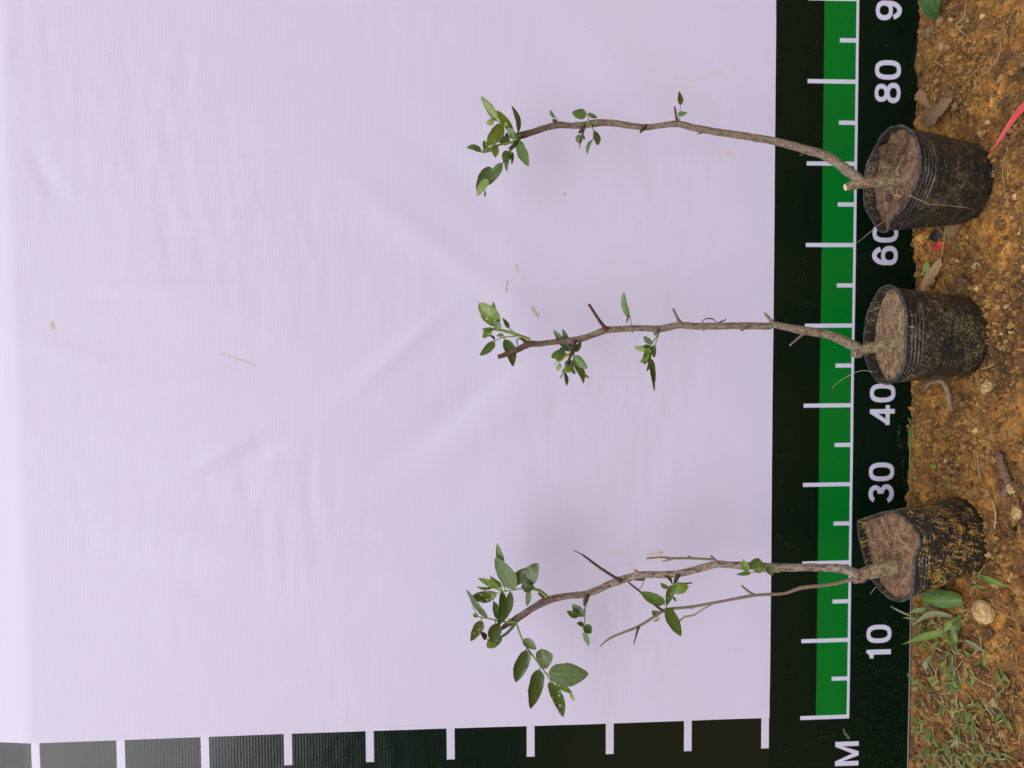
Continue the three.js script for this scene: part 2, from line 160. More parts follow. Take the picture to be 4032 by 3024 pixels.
["petiole","green",[[226.5,221.6,121.3,0.83],[227.7,237.4,121.8,0.69],[227.1,255.2,122.2,0.55]]]],leaves:[[213.8,504.5,102.9,238.6,487.5,108.5,18.8,15,0,209.8,504.4,105],[208.6,493.4,106.7,217.7,504.5,111,11.8,20,0,209.2,493.4,104.7],[206.9,497.7,105.4,192,500.1,112,6.1,-26,3,209.4,497.6,104.8],[215,514,107.3,232.1,501.8,103.9,11.1,20,1,208.6,513.2,105.2],[210.7,513.6,108.4,246.2,534,108.7,18.7,20,3,208.6,513.4,105.2],[235.6,526.1,102.5,259.9,531.8,102,8.1,20,1,207.5,522.7,105.4],[212,527.3,104.5,223.9,540,101.8,8.1,20,2,207,526.7,105.5],[211.6,530.2,107.3,224.7,553.3,112.6,8.5,20,12,207,526.7,105.5],[211.8,535.6,101.3,211.2,554.9,99,5.9,47,12,207,526.7,105.5],[205,532.5,104.1,199.9,560.6,98.7,14.5,15,12,207,526.7,105.5],[179.3,543.9,107.2,211.2,565.8,107.8,10.8,60,0,176.5,545,100.9],[206.3,526.9,103.5,165.9,532.8,105.3,10,25,0,207,526.7,105.5],[206.7,518.1,106.1,172.9,526.5,105.6,9.2,25,3,208,518.3,105.3],[175.7,530.9,101.4,196.4,536.5,104.5,8.6,-22,3,173.4,531.4,100.9],[177.4,553.5,98.4,179.4,559.1,96,4.5,-31,1,178.6,553,101.4],[174.6,549.7,104,153.4,561.9,107.5,12.2,20,11,177.6,549.1,101.1],[172.2,534,107.1,151,537.2,107.5,15,15,0,173.9,533.6,100.9],[154.7,534.7,103,145.5,543.9,106.8,13.2,20,12,153.1,534.6,102.2],[151.5,545,97.7,160.1,550.9,99.3,5.6,-38,4,152.6,538.2,102.8],[155.3,528.2,105,144,533.2,100.1,5,24,1,155.1,528.5,101.4],[171.3,515.6,101.2,176,519.5,101.4,3.9,42,3,171.1,515.6,100.7],[154,504.2,109,145.5,490,115.3,9.4,15,3,152.6,505,102.5],[141.4,501,107.2,103.4,512.1,101.5,16.8,12,0,142,499.1,104.1],[131.9,489.6,110,137.2,471.7,112.3,20.8,12,3,130.5,490.6,105.9],[119.9,487.1,109.1,78.9,497.1,114.7,16.9,12,0,121.8,484.1,107.3],[116.9,476.2,111.8,115.7,432.7,113.8,24.5,8,3,114.5,478.9,108.4],[109.9,473.8,109,106.3,442.6,111.7,8.4,25,10,109.1,475,109.2],[105.8,476.4,110.8,66.6,460.6,111.3,12.3,20,11,107.4,473.8,109.4],[100.8,470.2,110.1,89.5,471.2,110.3,5,-43,10,101.8,469.8,110.2],[103.7,469,112.3,94.6,451,113.4,6.4,20,12,102.5,470.3,110.1],[93.3,452.1,107,83.7,447.7,109.8,4.2,-32,12,101.8,469.8,110.2],[178.7,437.2,107.3,190.9,449.2,104.5,10.9,15,0,178.5,435.7,106.2],[177.5,441.7,105,185.1,456.1,109.4,8.6,15,0,177.3,435.8,106.3],[167.5,436.4,108.4,159.7,428.9,110,9.8,15,0,167.4,436.2,107.3],[167.1,436.5,105.8,171.1,445.2,110.6,4.2,-45,1,167.2,436.2,107.4],[159.6,435.4,105.6,144,431.2,107.5,5.6,-51,3,166.8,436.2,107.4],[190.9,347.8,111,206,375,114.8,13.6,15,1,190.1,346.1,114.9],[213.9,341.4,118.6,191,347.2,118.3,10,15,11,212.3,338.1,116.6],[208.1,341.1,116.6,212.2,322.6,118.8,12.8,15,2,207.9,340.6,116.2],[214.4,340.4,114.9,225.1,349.5,119.8,3.9,-52,1,214.5,337.2,114.8],[208,344,110.2,215.5,353,113.8,5.6,22,1,206.1,341.5,116],[198.1,338.6,109.8,192.9,334.7,112.9,3.1,22,2,199.2,343.6,115.6],[187.7,347.3,116.2,156.1,330.2,116.3,13.6,15,1,187.7,346.7,114.7],[178.5,353.6,111.7,185.1,362.7,116.4,8.1,15,11,179.7,354.4,112.2],[174.2,353.1,109.5,169.4,358.5,106.4,3.6,32,2,178.8,355.9,112.2],[229,258.6,123,243.3,265,127.3,8,20,2,227.1,255.2,122.2],[229.6,250.4,122.5,241.5,244.1,118.6,15,15,11,227.3,250.3,122.1],[231.9,250.1,124.5,228.6,247.6,131.7,7.1,15,2,231.4,249.4,113.3],[226.4,254.9,122.2,225.3,271.2,123.2,5.5,20,1,227.1,254.9,122.2],[234.3,237.9,124.3,224.2,231.2,124.6,8,15,3,230.9,237.4,114.1]]}},
pots: {p2:{rim:[[479.7,94.7,53],[501.8,94.9,58],[519.4,95.1,67.3],[534.5,95.7,84.5],[539.9,96.2,101.4],[537.3,96.7,117.8],[531.4,97,127.7],[521.9,97.2,136.4],[511.5,97.4,142.1],[498.8,97.4,144.1],[483.8,97.4,142.8],[469.9,97.4,142.7],[456,97.3,140.8],[444.3,97.1,131.7],[434.6,96.6,114.8],[432.4,96.1,100.9],[437.3,95.6,82.2],[449.1,95.1,66.7],[464.3,94.8,56.3]],base:[483.3,0,95.5],rb:42.5},p1:{rim:[[250.2,99.5,57.7],[264.8,99.7,56.3],[270.4,98,66.6],[279.1,95,85.7],[286.2,92.2,103.1],[289.4,90.2,115.2],[285.2,88,129],[278.6,85.7,143.3],[270.5,84.3,152.1],[264.5,84.1,153.6],[254.7,84.6,150.5],[244.6,85.3,146.2],[234.1,85.4,145.8],[218.3,85.5,144.8],[206.3,85.7,143.7],[196.9,87.4,133],[192.2,88.8,124],[191.1,90.9,111],[195,93.4,95.5],[203,95.3,83.5],[219.6,97.3,70.9],[234.6,98.6,63.3]],base:[258.2,0,99.1],rb:42},p3:{rim:[[654.6,96.3,51.5],[678.4,96.2,55.4],[692.4,95.9,65],[705.8,95.5,80.4],[713.5,95,97.6],[712.7,94.4,115.5],[705.1,93.9,131.8],[693,93.5,146.6],[678.9,93.3,153.7],[662.4,93.2,156.6],[650.8,93.3,153.9],[638,93.5,145.2],[626.5,93.9,134.1],[618,94.3,118.3],[610.1,94.8,104],[604.1,94.9,100.7],[602.8,95.1,93.9],[607.7,95.4,81.9],[623,95.9,66.9],[638.9,96.2,54.5]],base:[654.7,0,97.2],rb:42}},
ground: {tubes:[["fallen_twig","greybark","thin grey twig leaning from the pot below numeral 60 past the red scrap","twig",[[619.9,8,46.6,1.27],[601.5,5,67.3,1.24],[582.5,3.5,87.2,1.08]]],
["fallen_twig","straw","straight dry stalk between the crumpled brown leaf and the red scrap","twig",[[619.5,7,69.8,1.1],[601.5,7,67.1,1.1],[579.4,4,57.6,0.98]]],
["surface_root","greybark","bent grey root arching out of the soil near numeral 40","root",[[415.6,-2,16.5,2.06],[426.5,9,42.5,2.72],[432.1,15,65.9,2.92],[431.7,14,80.1,3.01],[418.8,9,82.6,3.01],[406.4,5,80.2,2.88],[396.6,-1,76.1,2.07]]],
["broken_stick","brownbark","thick dark brown stick on the soil near numeral 30","stick",[[360.8,5,161.1,2.75],[357.7,6,166.1,4.1],[345.1,7,173.3,4.44],[330.5,7,181.6,4.39],[317.8,4,176.7,3.69]]],
["straw_stalk","straw","short straight straw beside the thick dark stick","straw",[[354.6,2.5,125.3,0.78],[340.6,2.5,128.1,0.78],[329,2.5,131.4,0.78]]],
["straw_stalk","straw","curved dry grass stem beside the foot of the mud streaked pot","straw",[[317.9,2.5,140.4,0.9],[307.7,2.5,151.1,1.14],[298.6,2.5,156.4,1.14],[286.6,2.5,156.8,1.14],[278.3,2.5,155.4,1.01]]],
["straw_stalk","straw","long straw on the soil near the red ribbon","straw",[[790.2,2.5,152.1,0.62],[776.2,2.5,149.1,0.74],[764.2,2.5,135,0.76],[755.2,2.5,123.1,0.64]]],
["fallen_twig","straw","pale hooked twig on the soil near numeral 90","twig",[[848.1,2.5,92.6,0.79],[840.2,2.5,89.8,0.93],[837.9,5,78,1.08],[824.1,2.5,87.2,0.8]]],
["weed_stem","stemgreen","dark limp weed stem at the photo edge near numeral 90","weed",[[814.3,2.5,170.3,1.08],[804.4,2.5,163,1.09],[792.3,2.5,163.4,0.73]]],
["straw_stalk","straw","straw in front of the pot nearest the red ribbon","straw",[[676.7,2.5,162.6,0.61],[660,2.5,159.2,0.62],[635.6,2.5,159.1,0.62]]],
["straw_stalk","straw","small curved pale root bit near the middle pot foot","straw",[[448.8,2.5,136.1,0.77],[450.9,2.5,143.5,0.89],[454.9,2.5,151.7,0.63]]],
["straw_stalk","straw","short straw near the banner foot under the numeral 80","straw",[[813.3,2.5,35.2,0.99],[801.7,2.5,50.4,0.83]]],
["straw_stalk","straw","straw beside the pale flat stone","straw",[[191.8,2.5,162.3,0.76],[192,2.5,177.5,0.74],[191.7,2.5,192.2,0.61]]]],leaves:[["dead_leaf","folded tan dead leaf on the soil under numeral 60","leaf","tan",[[576.4,5,57.4,6.7],[540.8,5,21.8,6.98]]],
["fallen_leaf","small bright green leaf behind the tan dead leaf","leaf","light",[[557.6,3,27.5,4.33],[576,5,31.4,4.31]]],
["fallen_leaf","curled yellow leaf scrap beside the red scrap","leaf","yellow",[[603.8,3,20.5,1.89],[606.8,5,43.6,1.84]]],
["dead_leaf","crumpled brown dead leaf against the pot nearest the red ribbon","leaf","brown",[[616.1,5,97.7,7.72],[598.3,4,72,7.95]]],
["dead_leaf","greyish torn dead leaf at the banner foot near numeral 80","leaf","grey",[[755.2,4,78.1,8.37],[742.6,4,19.7,8.94]]],
["dead_leaf","small brown dead leaf under the numeral 80","leaf","brown",[[789.4,4,5.5,6.57],[764.3,4,23.8,6.45]]],
["fallen_leaf","large green leaf with pale midrib at the banner foot by numeral 9","leaf","deep",[[891,22,69.2,15.16],[862.8,6,33.9,15.81]]],
["broad_leaf","broad curled green leaf standing beside the mud streaked pot","leaf","fresh",[[186.8,9,114.6,10.68],[174.4,19,44.5,11.55]]],
["fallen_leaf","tiny round yellow green leaf under the numeral 30","leaf","light",[[327.1,3,43.2,3.45],[330.7,4,58.2,3.39]]]],blades:[[[159.5,4,97.4,1.36],[154.8,10,64.5,2.83],[126.4,13,26,0.44]],[[160.9,4,97.3,3],[151.1,8,93,3.29],[140,9,83.9,0.83]],[[154.2,6,46.3,2.02],[147.9,10,33.4,2.34],[138.6,12,16.2,0.3]],[[129.3,5,13,0.9],[136.9,14,17.5,1.04],[140.1,22,10.1,0.9],[143.1,28,-4.6,0.15]],[[129.7,6,22.3,0.89],[131.8,10,16.1,1.04],[128.5,13,5.1,0.15]],[[139.5,7,80.8,2.78],[123.6,10,53.7,3.44],[92.8,10,1.6,0.3]],[[136,4,99.2,1.09],[143.8,7,131.3,2.76],[142.1,5,155.8,0.25]],[[126.6,4,101.7,1.09],[128.6,6,120.2,2.39],[129.6,4,133.3,0.26]],[[159.5,4,97.4,2.18],[149.8,6,100.7,2.99],[128.7,6,92.8,0.41]],[[104.4,4,88.3,1.38],[93.9,7,93.3,2.47],[76.2,5,93,0.28]],[[106.1,4,99.1,0.82],[97.4,6,107.7,1.08],[85.6,4,109.3,0.14]],[[139.7,3,141.3,0.78],[132.5,5,149.2,1.29],[119.7,4,145.3,0.26]],[[96.3,4,46,1.74],[85.5,7,46.4,2.9],[73.4,5,46,0.43]],[[218.2,4,122.4,1.06],[224,8,158.8,3.03],[223.5,4,183,0.25]],[[207.7,3,123.3,0.66],[209.7,5,136,1.82],[211.8,4,148.9,0.26]],[[-4.3,4,94,1.1],[-4,7,107.2,2.18],[-7.4,5,114.9,0.4]],[[-10,4,64.8,0.57],[-8.3,9,86.4,1.67],[-16.1,8,100.5,0.55]],[[-4.7,5,32.4,0.44],[-2.9,10,52.8,1.01],[-7.3,8,62.9,0.29]],[[28.7,4,95.1,0.69],[22.8,8,107.9,1.76],[9.7,5,106.9,0.27]],[[124.1,4,62.9,0.57],[118,7,65.5,1.27],[106.5,6,54.9,0.14]],[[121.9,3,113.9,0.67],[116.4,5,117.1,1.47],[109.1,4,112.7,0.27]],[[86.4,3,76.2,0.56],[86.5,5,86,0.97],[83.1,4,91.2,0.14]],[[67.1,3,168.1,0.5],[67.1,5,178.1,1.49],[66,4,182.1,0.25]],[[33.7,3,163.7,0.38],[46.3,6,181.9,1.24],[48.2,4,198.2,0.12]],[[38.6,4,21.8,0.45],[37.9,9,42.6,1.02],[29.7,8,53.4,0.14]]],ribbon:[[676.8,5,140.5,0.38],[684.3,7,152.1,1.36],[695.7,6,163.6,2.32],[704.7,5,174,2.89],[711.8,5,187.3,3.55],[719.3,4,199.9,3.49],[727.2,3,213.8,3.43]],scrap_red:[[596.9,5,46,3.95],[587.2,5,61.1,3.89]],scrap_black:[[609.8,5,39.8,3.41],[597.2,5,54,3.92]],vine:[[431.1,16,-3.8,0.75],[400.1,13,-18.8,0.76],[389.4,8,-8.3,0.91],[379.7,6,1.8,0.9],[368.2,4,6.5,0.89],[342.4,3,4.4,0.9],[324.4,3,4.1,0.9],[311.3,4,7,0.75],[296.5,3,8.3,0.6],[287.8,3,9.9,0.6]],vineleaves:[[[369.9,5,8.1,2.23],[355.8,6,9,2.23]],[[354.3,3,3.5,1.94],[344.4,4,7.8,1.94]],[[327.5,4,5.2,2.09],[314.7,5,7.8,2.09]],[[311.6,5,8.6,2.09],[311.2,8,7.8,2.09]],[[310.4,4,10.9,2.08],[309.1,4,19,2.06]],[[289.3,4,10.2,2.38],[287.8,9,9.6,2.38]],[[290.6,4,12.7,2.38],[295.3,5,21.8,2.35]],[[288.2,3,12.4,2.08],[284.9,3,18.1,2.07]]],stones:[["stone","pale","large pale yellow flat stone beside the broad curled leaf",[183.8,5,143.1,15.75],0.82],
["stone","tan","small tan stone touching the large green leaf",[857.5,4,41.9,6.44],0.7],
["stone","greytan","greyish flaky stone at the banner foot near numeral 90",[851.7,4,25.8,6.55],1.2],
["stone","pale","small cream pebble below the greyish flaky stone",[825.1,3,49.1,3.62],1.4],
["stone","brown","long brown slab of soil beside the large green leaf",[855.7,5,70.5,5.69],2],
["stone","pale","little pale pebble beside the small brown leaf",[770,3,31.5,2.84],0.6],
["stone","ochre","round ochre clod on the soil under numeral 80",[773,4,88,4.27],1],
["stone","ochre","round ochre clod beside the torn grey leaf",[732.3,4,94.5,4.78],0.9],
["stone","tan","tan pebble on the torn grey leaf",[745,7,83,3.49],1.1],
["stone","ochre","oval ochre clod between the small brown leaf and torn grey leaf",[766.6,4,49.3,5.02],0.6],
["stone","brown","large dark clod between the middle pot and folded tan leaf",[538.2,4,95.7,12.72],1],
["stone","red","flat reddish pebble near the large dark clod",[559.6,3,125.9,3.1],0.9],
["stone","pale","pale yellow stone near the bent grey root",[427.9,4,140.8,7.66],0.9],
["stone","orange","orange pebble beside the bent grey root",[394.8,3,31.4,2.61],1.1],
["stone","orange","small orange crumb under the numeral 30",[338.7,3,41.6,2.87],1.4],
["stone","pale","pale split stone beside the dark stick",[328,5,188.4,7.5],0.7],
["stone","pale","pale grey stone in front of the dark stick",[303,4,191.3,7],0.9],
["stone","yellow","crumbly yellow lump under the numeral 30",[310.5,3,78,4.15],1],
["stone","tan","pale pebble under the broad curled leaf",[151.7,4,29.6,4.7],0.8],
["stone","tan","smooth tan pebble in the weeds near the letter M",[31.6,3,164.7,3.55],0.9],
["stone","orange","orange clod among the weeds below the letter M",[8.3,3,83.2,9.78],0.8],
["stone","brown","brown clod between the pale flat stone and grass",[163.5,3,151.9,7.67],0.8],
["stone","ochre","ochre clod at the foot of the pot nearest the red ribbon",[600.2,4,155.3,6.21],0.9],
["stone","tan","pale bit of stone among the weeds opposite the zero tick",[57.7,4,102.8,4.91],0.7]]},
hair: {p2:[[[444.6,102.7,90,0.54],[446.2,108.9,86,0.54],[445.3,114.1,80,0.54],[436.7,120.7,60,0.56],[430.7,124.2,50,0.42],[424,126.2,40,0.43]]],p3:[[[615.2,93.1,90,0.53],[607.8,99.9,85,0.54],[602.1,105.4,80,0.54],[594.1,108.7,60,0.41],[591.1,113.8,50,0.42]],[[630,104.8,158,0.61],[625.6,95.2,159,0.61],[620.7,81.8,158,0.61],[620.6,67.2,155,0.62],[620.2,55,152,0.62],[619.5,39.4,148,0.62],[619,29.4,145,0.38]]],p1:[[[203.5,87.7,90,0.68],[196.2,86.9,80,0.69],[187.4,87,70,0.56],[178.2,85.8,60,0.42]]]}
};
const STAINS = [[[[0.4708,0.8589],[0.4634,0.8373],[0.4549,0.8173]],0.002,200,0.24,"190,150,105"],[[[0.4673,0.8454],[0.4577,0.821]],0.006,100,0.12,"205,175,140"],[[[0.5086,1.0515],[0.4994,1.0497]],0.004,220,0.3,"190,155,110"],[[[0.5417,0.515],[0.5568,0.5132]],0.0011,100,0.34,"175,120,75"],[[[0.5236,0.4834],[0.5191,0.4794],[0.5112,0.4755]],0.004,190,0.3,"180,130,85"],[[[0.5145,0.4675],[0.5049,0.4636]],0.0025,50,0.2,"190,145,105"],[[[0.5764,0.5029],[0.568,0.5001]],0.003,50,0.3,"180,140,105"],[[[0.5697,0.5012],[0.554,0.4889]],0.005,60,0.12,"200,160,120"],[[[0.795,0.2952],[0.8048,0.2666],[0.8095,0.2494]],0.004,420,0.16,"225,195,150"],[[[0.7691,0.3806],[0.7845,0.3409],[0.7939,0.2952]],0.005,420,0.11,"225,200,165"],[[[0.7119,0.2488],[0.7103,0.2372]],0.01,380,0.16,"215,180,150"],[[[0.6626,0.4437],[0.6603,0.442]],0.002,40,0.4,"190,140,90"],[[[0.2168,0.3923],[0.2193,0.3749],[0.2249,0.3603]],0.0025,170,0.25,"215,190,150"],[[[0.2169,0.3719],[0.1997,0.3573]],0.0015,90,0.2,"190,175,155"],[[[0.2163,0.3398],[0.216,0.3281]],0.005,260,0.28,"210,180,130"],[[[0.2183,0.3252],[0.217,0.3222]],0.003,80,0.4,"190,150,100"],[[[0.3059,0.2579],[0.2937,0.2284]],0.012,160,0.1,"225,200,165"]];
// ---------- the banner sheet (its print lies on one gently rumpled surface)
// folds: x, y (m), angle of the ridge, half length, half width, height (m)
const FOLDS = [
  [0.475, 0.640, 2.25, 0.085, 0.011, 0.0022], [0.415, 0.560, 2.2, 0.10, 0.016, -0.0026], [0.375, 0.545, 2.1, 0.10, 0.022, 0.0024],
  [0.355, 0.850, 2.0, 0.045, 0.007, 0.0016], [0.338, 0.838, 1.95, 0.05, 0.010, -0.0018], [0.44, 0.885, 1.75, 0.05, 0.010, 0.0012],
  [0.60, 0.60, 0.95, 0.13, 0.018, 0.0018], [0.66, 0.545, 0.9, 0.10, 0.02, -0.0014], [0.63, 0.86, 1.7, 0.05, 0.008, 0.0008],
  [0.70, 0.80, 1.62, 0.06, 0.006, 0.0007], [0.55, 0.93, 1.6, 0.07, 0.008, 0.0008], [0.49, 0.47, 2.4, 0.10, 0.03, 0.0022],
  [0.30, 0.36, 2.6, 0.12, 0.03, -0.0018], [0.80, 0.36, 0.8, 0.15, 0.035, 0.002], [0.68, 1.055, 0.5, 0.035, 0.012, -0.0012],
  [0.47, 1.03, 1.35, 0.05, 0.012, 0.0012], [0.25, 0.93, 1.5, 0.12, 0.03, 0.002], [0.18, 0.62, 1.4, 0.15, 0.04, 0.002]];
const crumple = (x, y) => { const a = fbm(x * 8 + 4, y * 30 + 2, 8.1, 3), b = sst(-0.1, 0.25, fbm(x * 5, y * 5 + 3, 2.4, 2)); return b * (0.5 - Math.abs(a) * 2.2); };
function sheetZ(x, y) {
  let z = 0.0036 * fbm(x * 2.3 + 1.3, y * 1.6, 4.2, 2) + 0.0020 * fbm(x * 7.0, y * 3.4 + 2, 1.1, 3) + 0.0006 * crumple(x, y);
  for (const [fx, fy, a, l, w, h] of FOLDS) {
    const dx = x - fx, dy = y - fy, s = dx * Math.cos(a) + dy * Math.sin(a), t = -dx * Math.sin(a) + dy * Math.cos(a);
    if (Math.abs(s) > 3 * l || Math.abs(t) > 4 * w) continue;
    z += 0.7 * h * Math.exp(-(s * s) / (l * l) - (t * t) / (w * w));
  }
  const damp = sst(0, 0.22, y); z *= lerp(0.25, 1, damp);
  const cy = 1.088 + 0.006 * fbm(x * 3, 2.2, 0.4, 2), over = y - cy;                       // bends back over its top support
  const bend = over > 0.012 ? over - 0.006 : over > -0.0 ? over * over / 0.024 : 0;
  return z - 0.14 * bend;
}
const ribs = dataTex(512, 512, (u, v, i, j) => {                                          // woven scrim under the vinyl skin
  const k = Math.floor(v * 34), ph = v * 34 - k, st = 0.55 + 0.45 * Math.abs(noise.noise(k * 3.7, Math.floor(u * 9) * 0.9 + 0.5, 2.2)) * 2;
  const q = u * 60 % 1, a = Math.pow(Math.sin(ph * Math.PI), 2) * st, b = Math.pow(Math.sin(q * Math.PI), 2);
  const c = clamp(0.2 + 0.5 * a + 0.18 * b + 0.1 * tn(u, v, 30, 2, 2)); return [c, c, c];
});
const SX0 = -0.14, SX1 = 1.14, SY0 = 0, SYR = 0.1826, SXW = 0.0014, SY1 = 1.36;
function vinyl(map, w, h, rough, spec) {
  const b = ribs.clone(); b.repeat.set(w / 0.125, h / 0.125); b.needsUpdate = true;
  return new THREE.MeshPhysicalMaterial({ map, roughness: rough, bumpMap: b, bumpScale: 0.0001, specularIntensity: spec });
}
function panel(name, x0, x1, y0, y1, cell, map, rough, spec, parent) {
  const nx = Math.round((x1 - x0) / cell), ny = Math.round((y1 - y0) / cell), pos = [], uv = [], idx = [], T = 0.0006;
  for (let s = 0; s < 2; s++) for (let j = 0; j <= ny; j++) for (let i = 0; i <= nx; i++) {
    const x = lerp(x0, x1, i / nx), y = lerp(y0, y1, j / ny); pos.push(x, y, sheetZ(x, y) - s * T); uv.push(i / nx, j / ny);
  }
  const W = nx + 1, N = W * (ny + 1);
  for (let j = 0; j < ny; j++) for (let i = 0; i < nx; i++) {
    const a = j * W + i; idx.push(a, a + 1, a + W, a + 1, a + W + 1, a + W); idx.push(N + a, N + a + W, N + a + 1, N + a + 1, N + a + W, N + a + W + 1);
  }
  const g = new THREE.BufferGeometry(); g.setAttribute('position', new THREE.Float32BufferAttribute(pos, 3));
  g.setAttribute('uv', new THREE.Float32BufferAttribute(uv, 2)); g.setIndex(idx); g.computeVertexNormals();
  return mesh(name, g, vinyl(map, x1 - x0, y1 - y0, rough, spec), parent);
}
const WHITE = 'rgb(214,209,234)', INK = 'rgb(4,25,14)', GREEN = 'rgb(5,114,36)';
function canvas(w, h) { const c = document.createElement('canvas'); c.width = w; c.height = h; return c; }
function ctex(c) { const t = new THREE.CanvasTexture(c); t.colorSpace = THREE.SRGBColorSpace; t.anisotropy = 8; return t; }
{
  const banner = base('measuring_banner', new THREE.Vector3(0, 0, 0));
  tag(banner, 'white vinyl measuring banner with dark green border and centimetre scale', 'banner');
  // ruler band print
  {
    const w = 2048, k = w / (SX1 - SX0), h = Math.round((SYR - SY0) * k), c = canvas(w, h), g = c.getContext('2d');
    const X = (cm) => (cm / 100 - SX0) * k, Y = (cm) => h - (cm + 8) / 100 * k;              // cm on the printed scale
    const R = (x0, x1, y0, y1, col) => { g.fillStyle = col; g.fillRect(X(x0), Y(y1), X(x1) - X(x0), Y(y0) - Y(y1)); };
    g.fillStyle = INK; g.fillRect(0, 0, w, h);
    R(-0.05, 100, 0.15, 4.22, GREEN);
    for (let t = 0; t <= 100; t += 5) R(t - 0.27, t + 0.27, 0, t % 10 ? 2.23 : 6.25, WHITE);
    R(-0.27, 100.27, -0.18, 0.18, WHITE);
    // bold grotesque numerals drawn as paths; cap height 1, centred on x
    const ring = (cy, rx, ry, hx, hy, k = 0.6) => { g.beginPath(); for (const [a, b, sg] of [[rx, ry, 1], [hx, hy, -1]]) { g.moveTo(a, cy); for (let q = 1; q <= 64; q++) { const t = sg * q / 64 * Math.PI * 2, c = Math.cos(t), n = Math.sin(t), e = k; g.lineTo(a * Math.sign(c) * Math.pow(Math.abs(c), e + 0.25), cy + b * Math.sign(n) * Math.pow(Math.abs(n), e + 0.25)); } g.closePath(); } g.fill('evenodd'); };
    const arc = (cy, rx, ry, a0, a1, lw, more = []) => { g.lineWidth = lw; g.beginPath(); for (let q = 0; q <= 40; q++) { const t = (a0 + (a1 - a0) * q / 40) * Math.PI / 180, x = rx * Math.cos(t), y = cy + ry * Math.sin(t); q ? g.lineTo(x, y) : g.moveTo(x, y); } for (const [x, y] of more) g.lineTo(x, y); g.stroke(); };
    const poly = (...p) => { g.beginPath(); p.forEach(([x, y], q) => q ? g.lineTo(x, y) : g.moveTo(x, y)); g.closePath(); g.fill(); };
    const glyph = {
      0: () => ring(0.5, 0.368, 0.51, 0.178, 0.345, 0.5), 8: () => { ring(0.745, 0.34, 0.265, 0.155, 0.118); ring(0.275, 0.385, 0.285, 0.185, 0.135); },
      6: () => { ring(0.325, 0.372, 0.335, 0.172, 0.175); arc(0.5, 0.275, 0.42, 190, 25, 0.19); },
      9: () => { g.save(); g.translate(0, 1); g.rotate(Math.PI); glyph[6](); g.restore(); },
      3: () => { arc(0.735, 0.25, 0.185, 168, -90, 0.185); arc(0.285, 0.28, 0.205, 90, -168, 0.19); },
      4: () => { poly([0.05, 0], [0.24, 0], [0.24, 1], [0.05, 1]); poly([-0.39, 0.20], [0.39, 0.20], [0.39, 0.375], [-0.39, 0.375]); poly([-0.38, 0.30], [-0.2, 0.30], [0.2, 0.86], [0.2, 1], [0.07, 1]); },
      1: () => { poly([-0.03, 0], [0.18, 0], [0.18, 1], [0.04, 1], [-0.02, 0.9], [-0.18, 0.855], [-0.18, 0.71], [-0.03, 0.71]); },
      2: () => { arc(0.71, 0.27, 0.215, 175, -40, 0.16, [[-0.24, 0.11]]); poly([-0.36, 0], [0.36, 0], [0.36, 0.15], [-0.36, 0.15]); },
      5: () => { poly([-0.26, 0.85], [0.32, 0.85], [0.32, 1], [-0.26, 1]); poly([-0.27, 1], [-0.12, 1], [-0.17, 0.45], [-0.33, 0.45]); arc(0.33, 0.28, 0.255, 140, -160, 0.16); },
      7: () => { poly([-0.35, 0.85], [0.36, 0.85], [0.36, 1], [-0.35, 1]); poly([0.18, 0.9], [0.36, 0.9], [0.02, 0], [-0.17, 0]); },
      M: () => { poly([-0.52, 0], [-0.315, 0], [-0.315, 1], [-0.52, 1]); poly([0.52, 0], [0.315, 0], [0.315, 1], [0.52, 1]); poly([-0.42, 1], [-0.31, 1], [0, 0.28], [0.31, 1], [0.42, 1], [0.095, 0], [-0.095, 0]); },
    };
    const text = (str, cx, y0, y1) => { g.fillStyle = g.strokeStyle = WHITE; const H = (y1 - y0) / 100 * k, wd = [...str].map((q) => q === '1' ? 0.74 : q === 'M' ? 1.04 : 0.86), tot = wd.reduce((a, b) => a + b); let x = -tot / 2;
      [...str].forEach((q, n) => { g.save(); g.translate(X(cx) + (x + wd[n] / 2) * H, Y(y0)); g.scale(H, -H); glyph[q](); g.restore(); x += wd[n]; }); };
    for (let t = 10; t <= 100; t += 10) text(String(t), t === 10 ? 9.45 : t + 0.1, -5.55, -2.3);
    text('M', -4.9, -1.5, 1.6);
    // dried soil splashes, scuffs and specks
    const speck = (cx, cy, r, al, col = '170,140,90') => { g.fillStyle = `rgba(${col},${al})`; g.beginPath(); g.ellipse(X(cx), Y(cy), r * (0.6 + rnd()), r * (0.5 + rnd() * 0.7), rnd() * 3, 0, 7); g.fill(); };
    for (let i = 0; i < 700; i++) { const cx = rr(-13, 14), cy = -8 + Math.pow(rnd(), 1.3) * 7; speck(cx, cy, rr(0.3, 0.9), rr(0.1, 0.5)); }
    for (let i = 0; i < 120; i++) { g.strokeStyle = `rgba(150,135,95,${rr(0.08, 0.3)})`; g.lineWidth = rr(0.5, 1.1); const cx = rr(-13, 9), cy = rr(-8, -1.2); g.beginPath(); g.moveTo(X(cx), Y(cy)); g.lineTo(X(cx + rr(-0.15, 0.15)), Y(cy + rr(0.2, 1.1))); g.stroke(); }
    for (let i = 0; i < 520; i++) speck(rr(-14, 114), rr(-8, 10.2), rr(0.3, 0.9), rr(0.1, 0.6), rnd() < 0.5 ? '190,150,90' : '150,155,140');
    for (let i = 0; i < 500; i++) speck(rr(-14, 114), -8 + Math.pow(rnd(), 2) * 1.6, rr(0.4, 1.3), rr(0.15, 0.5), '150,105,55');
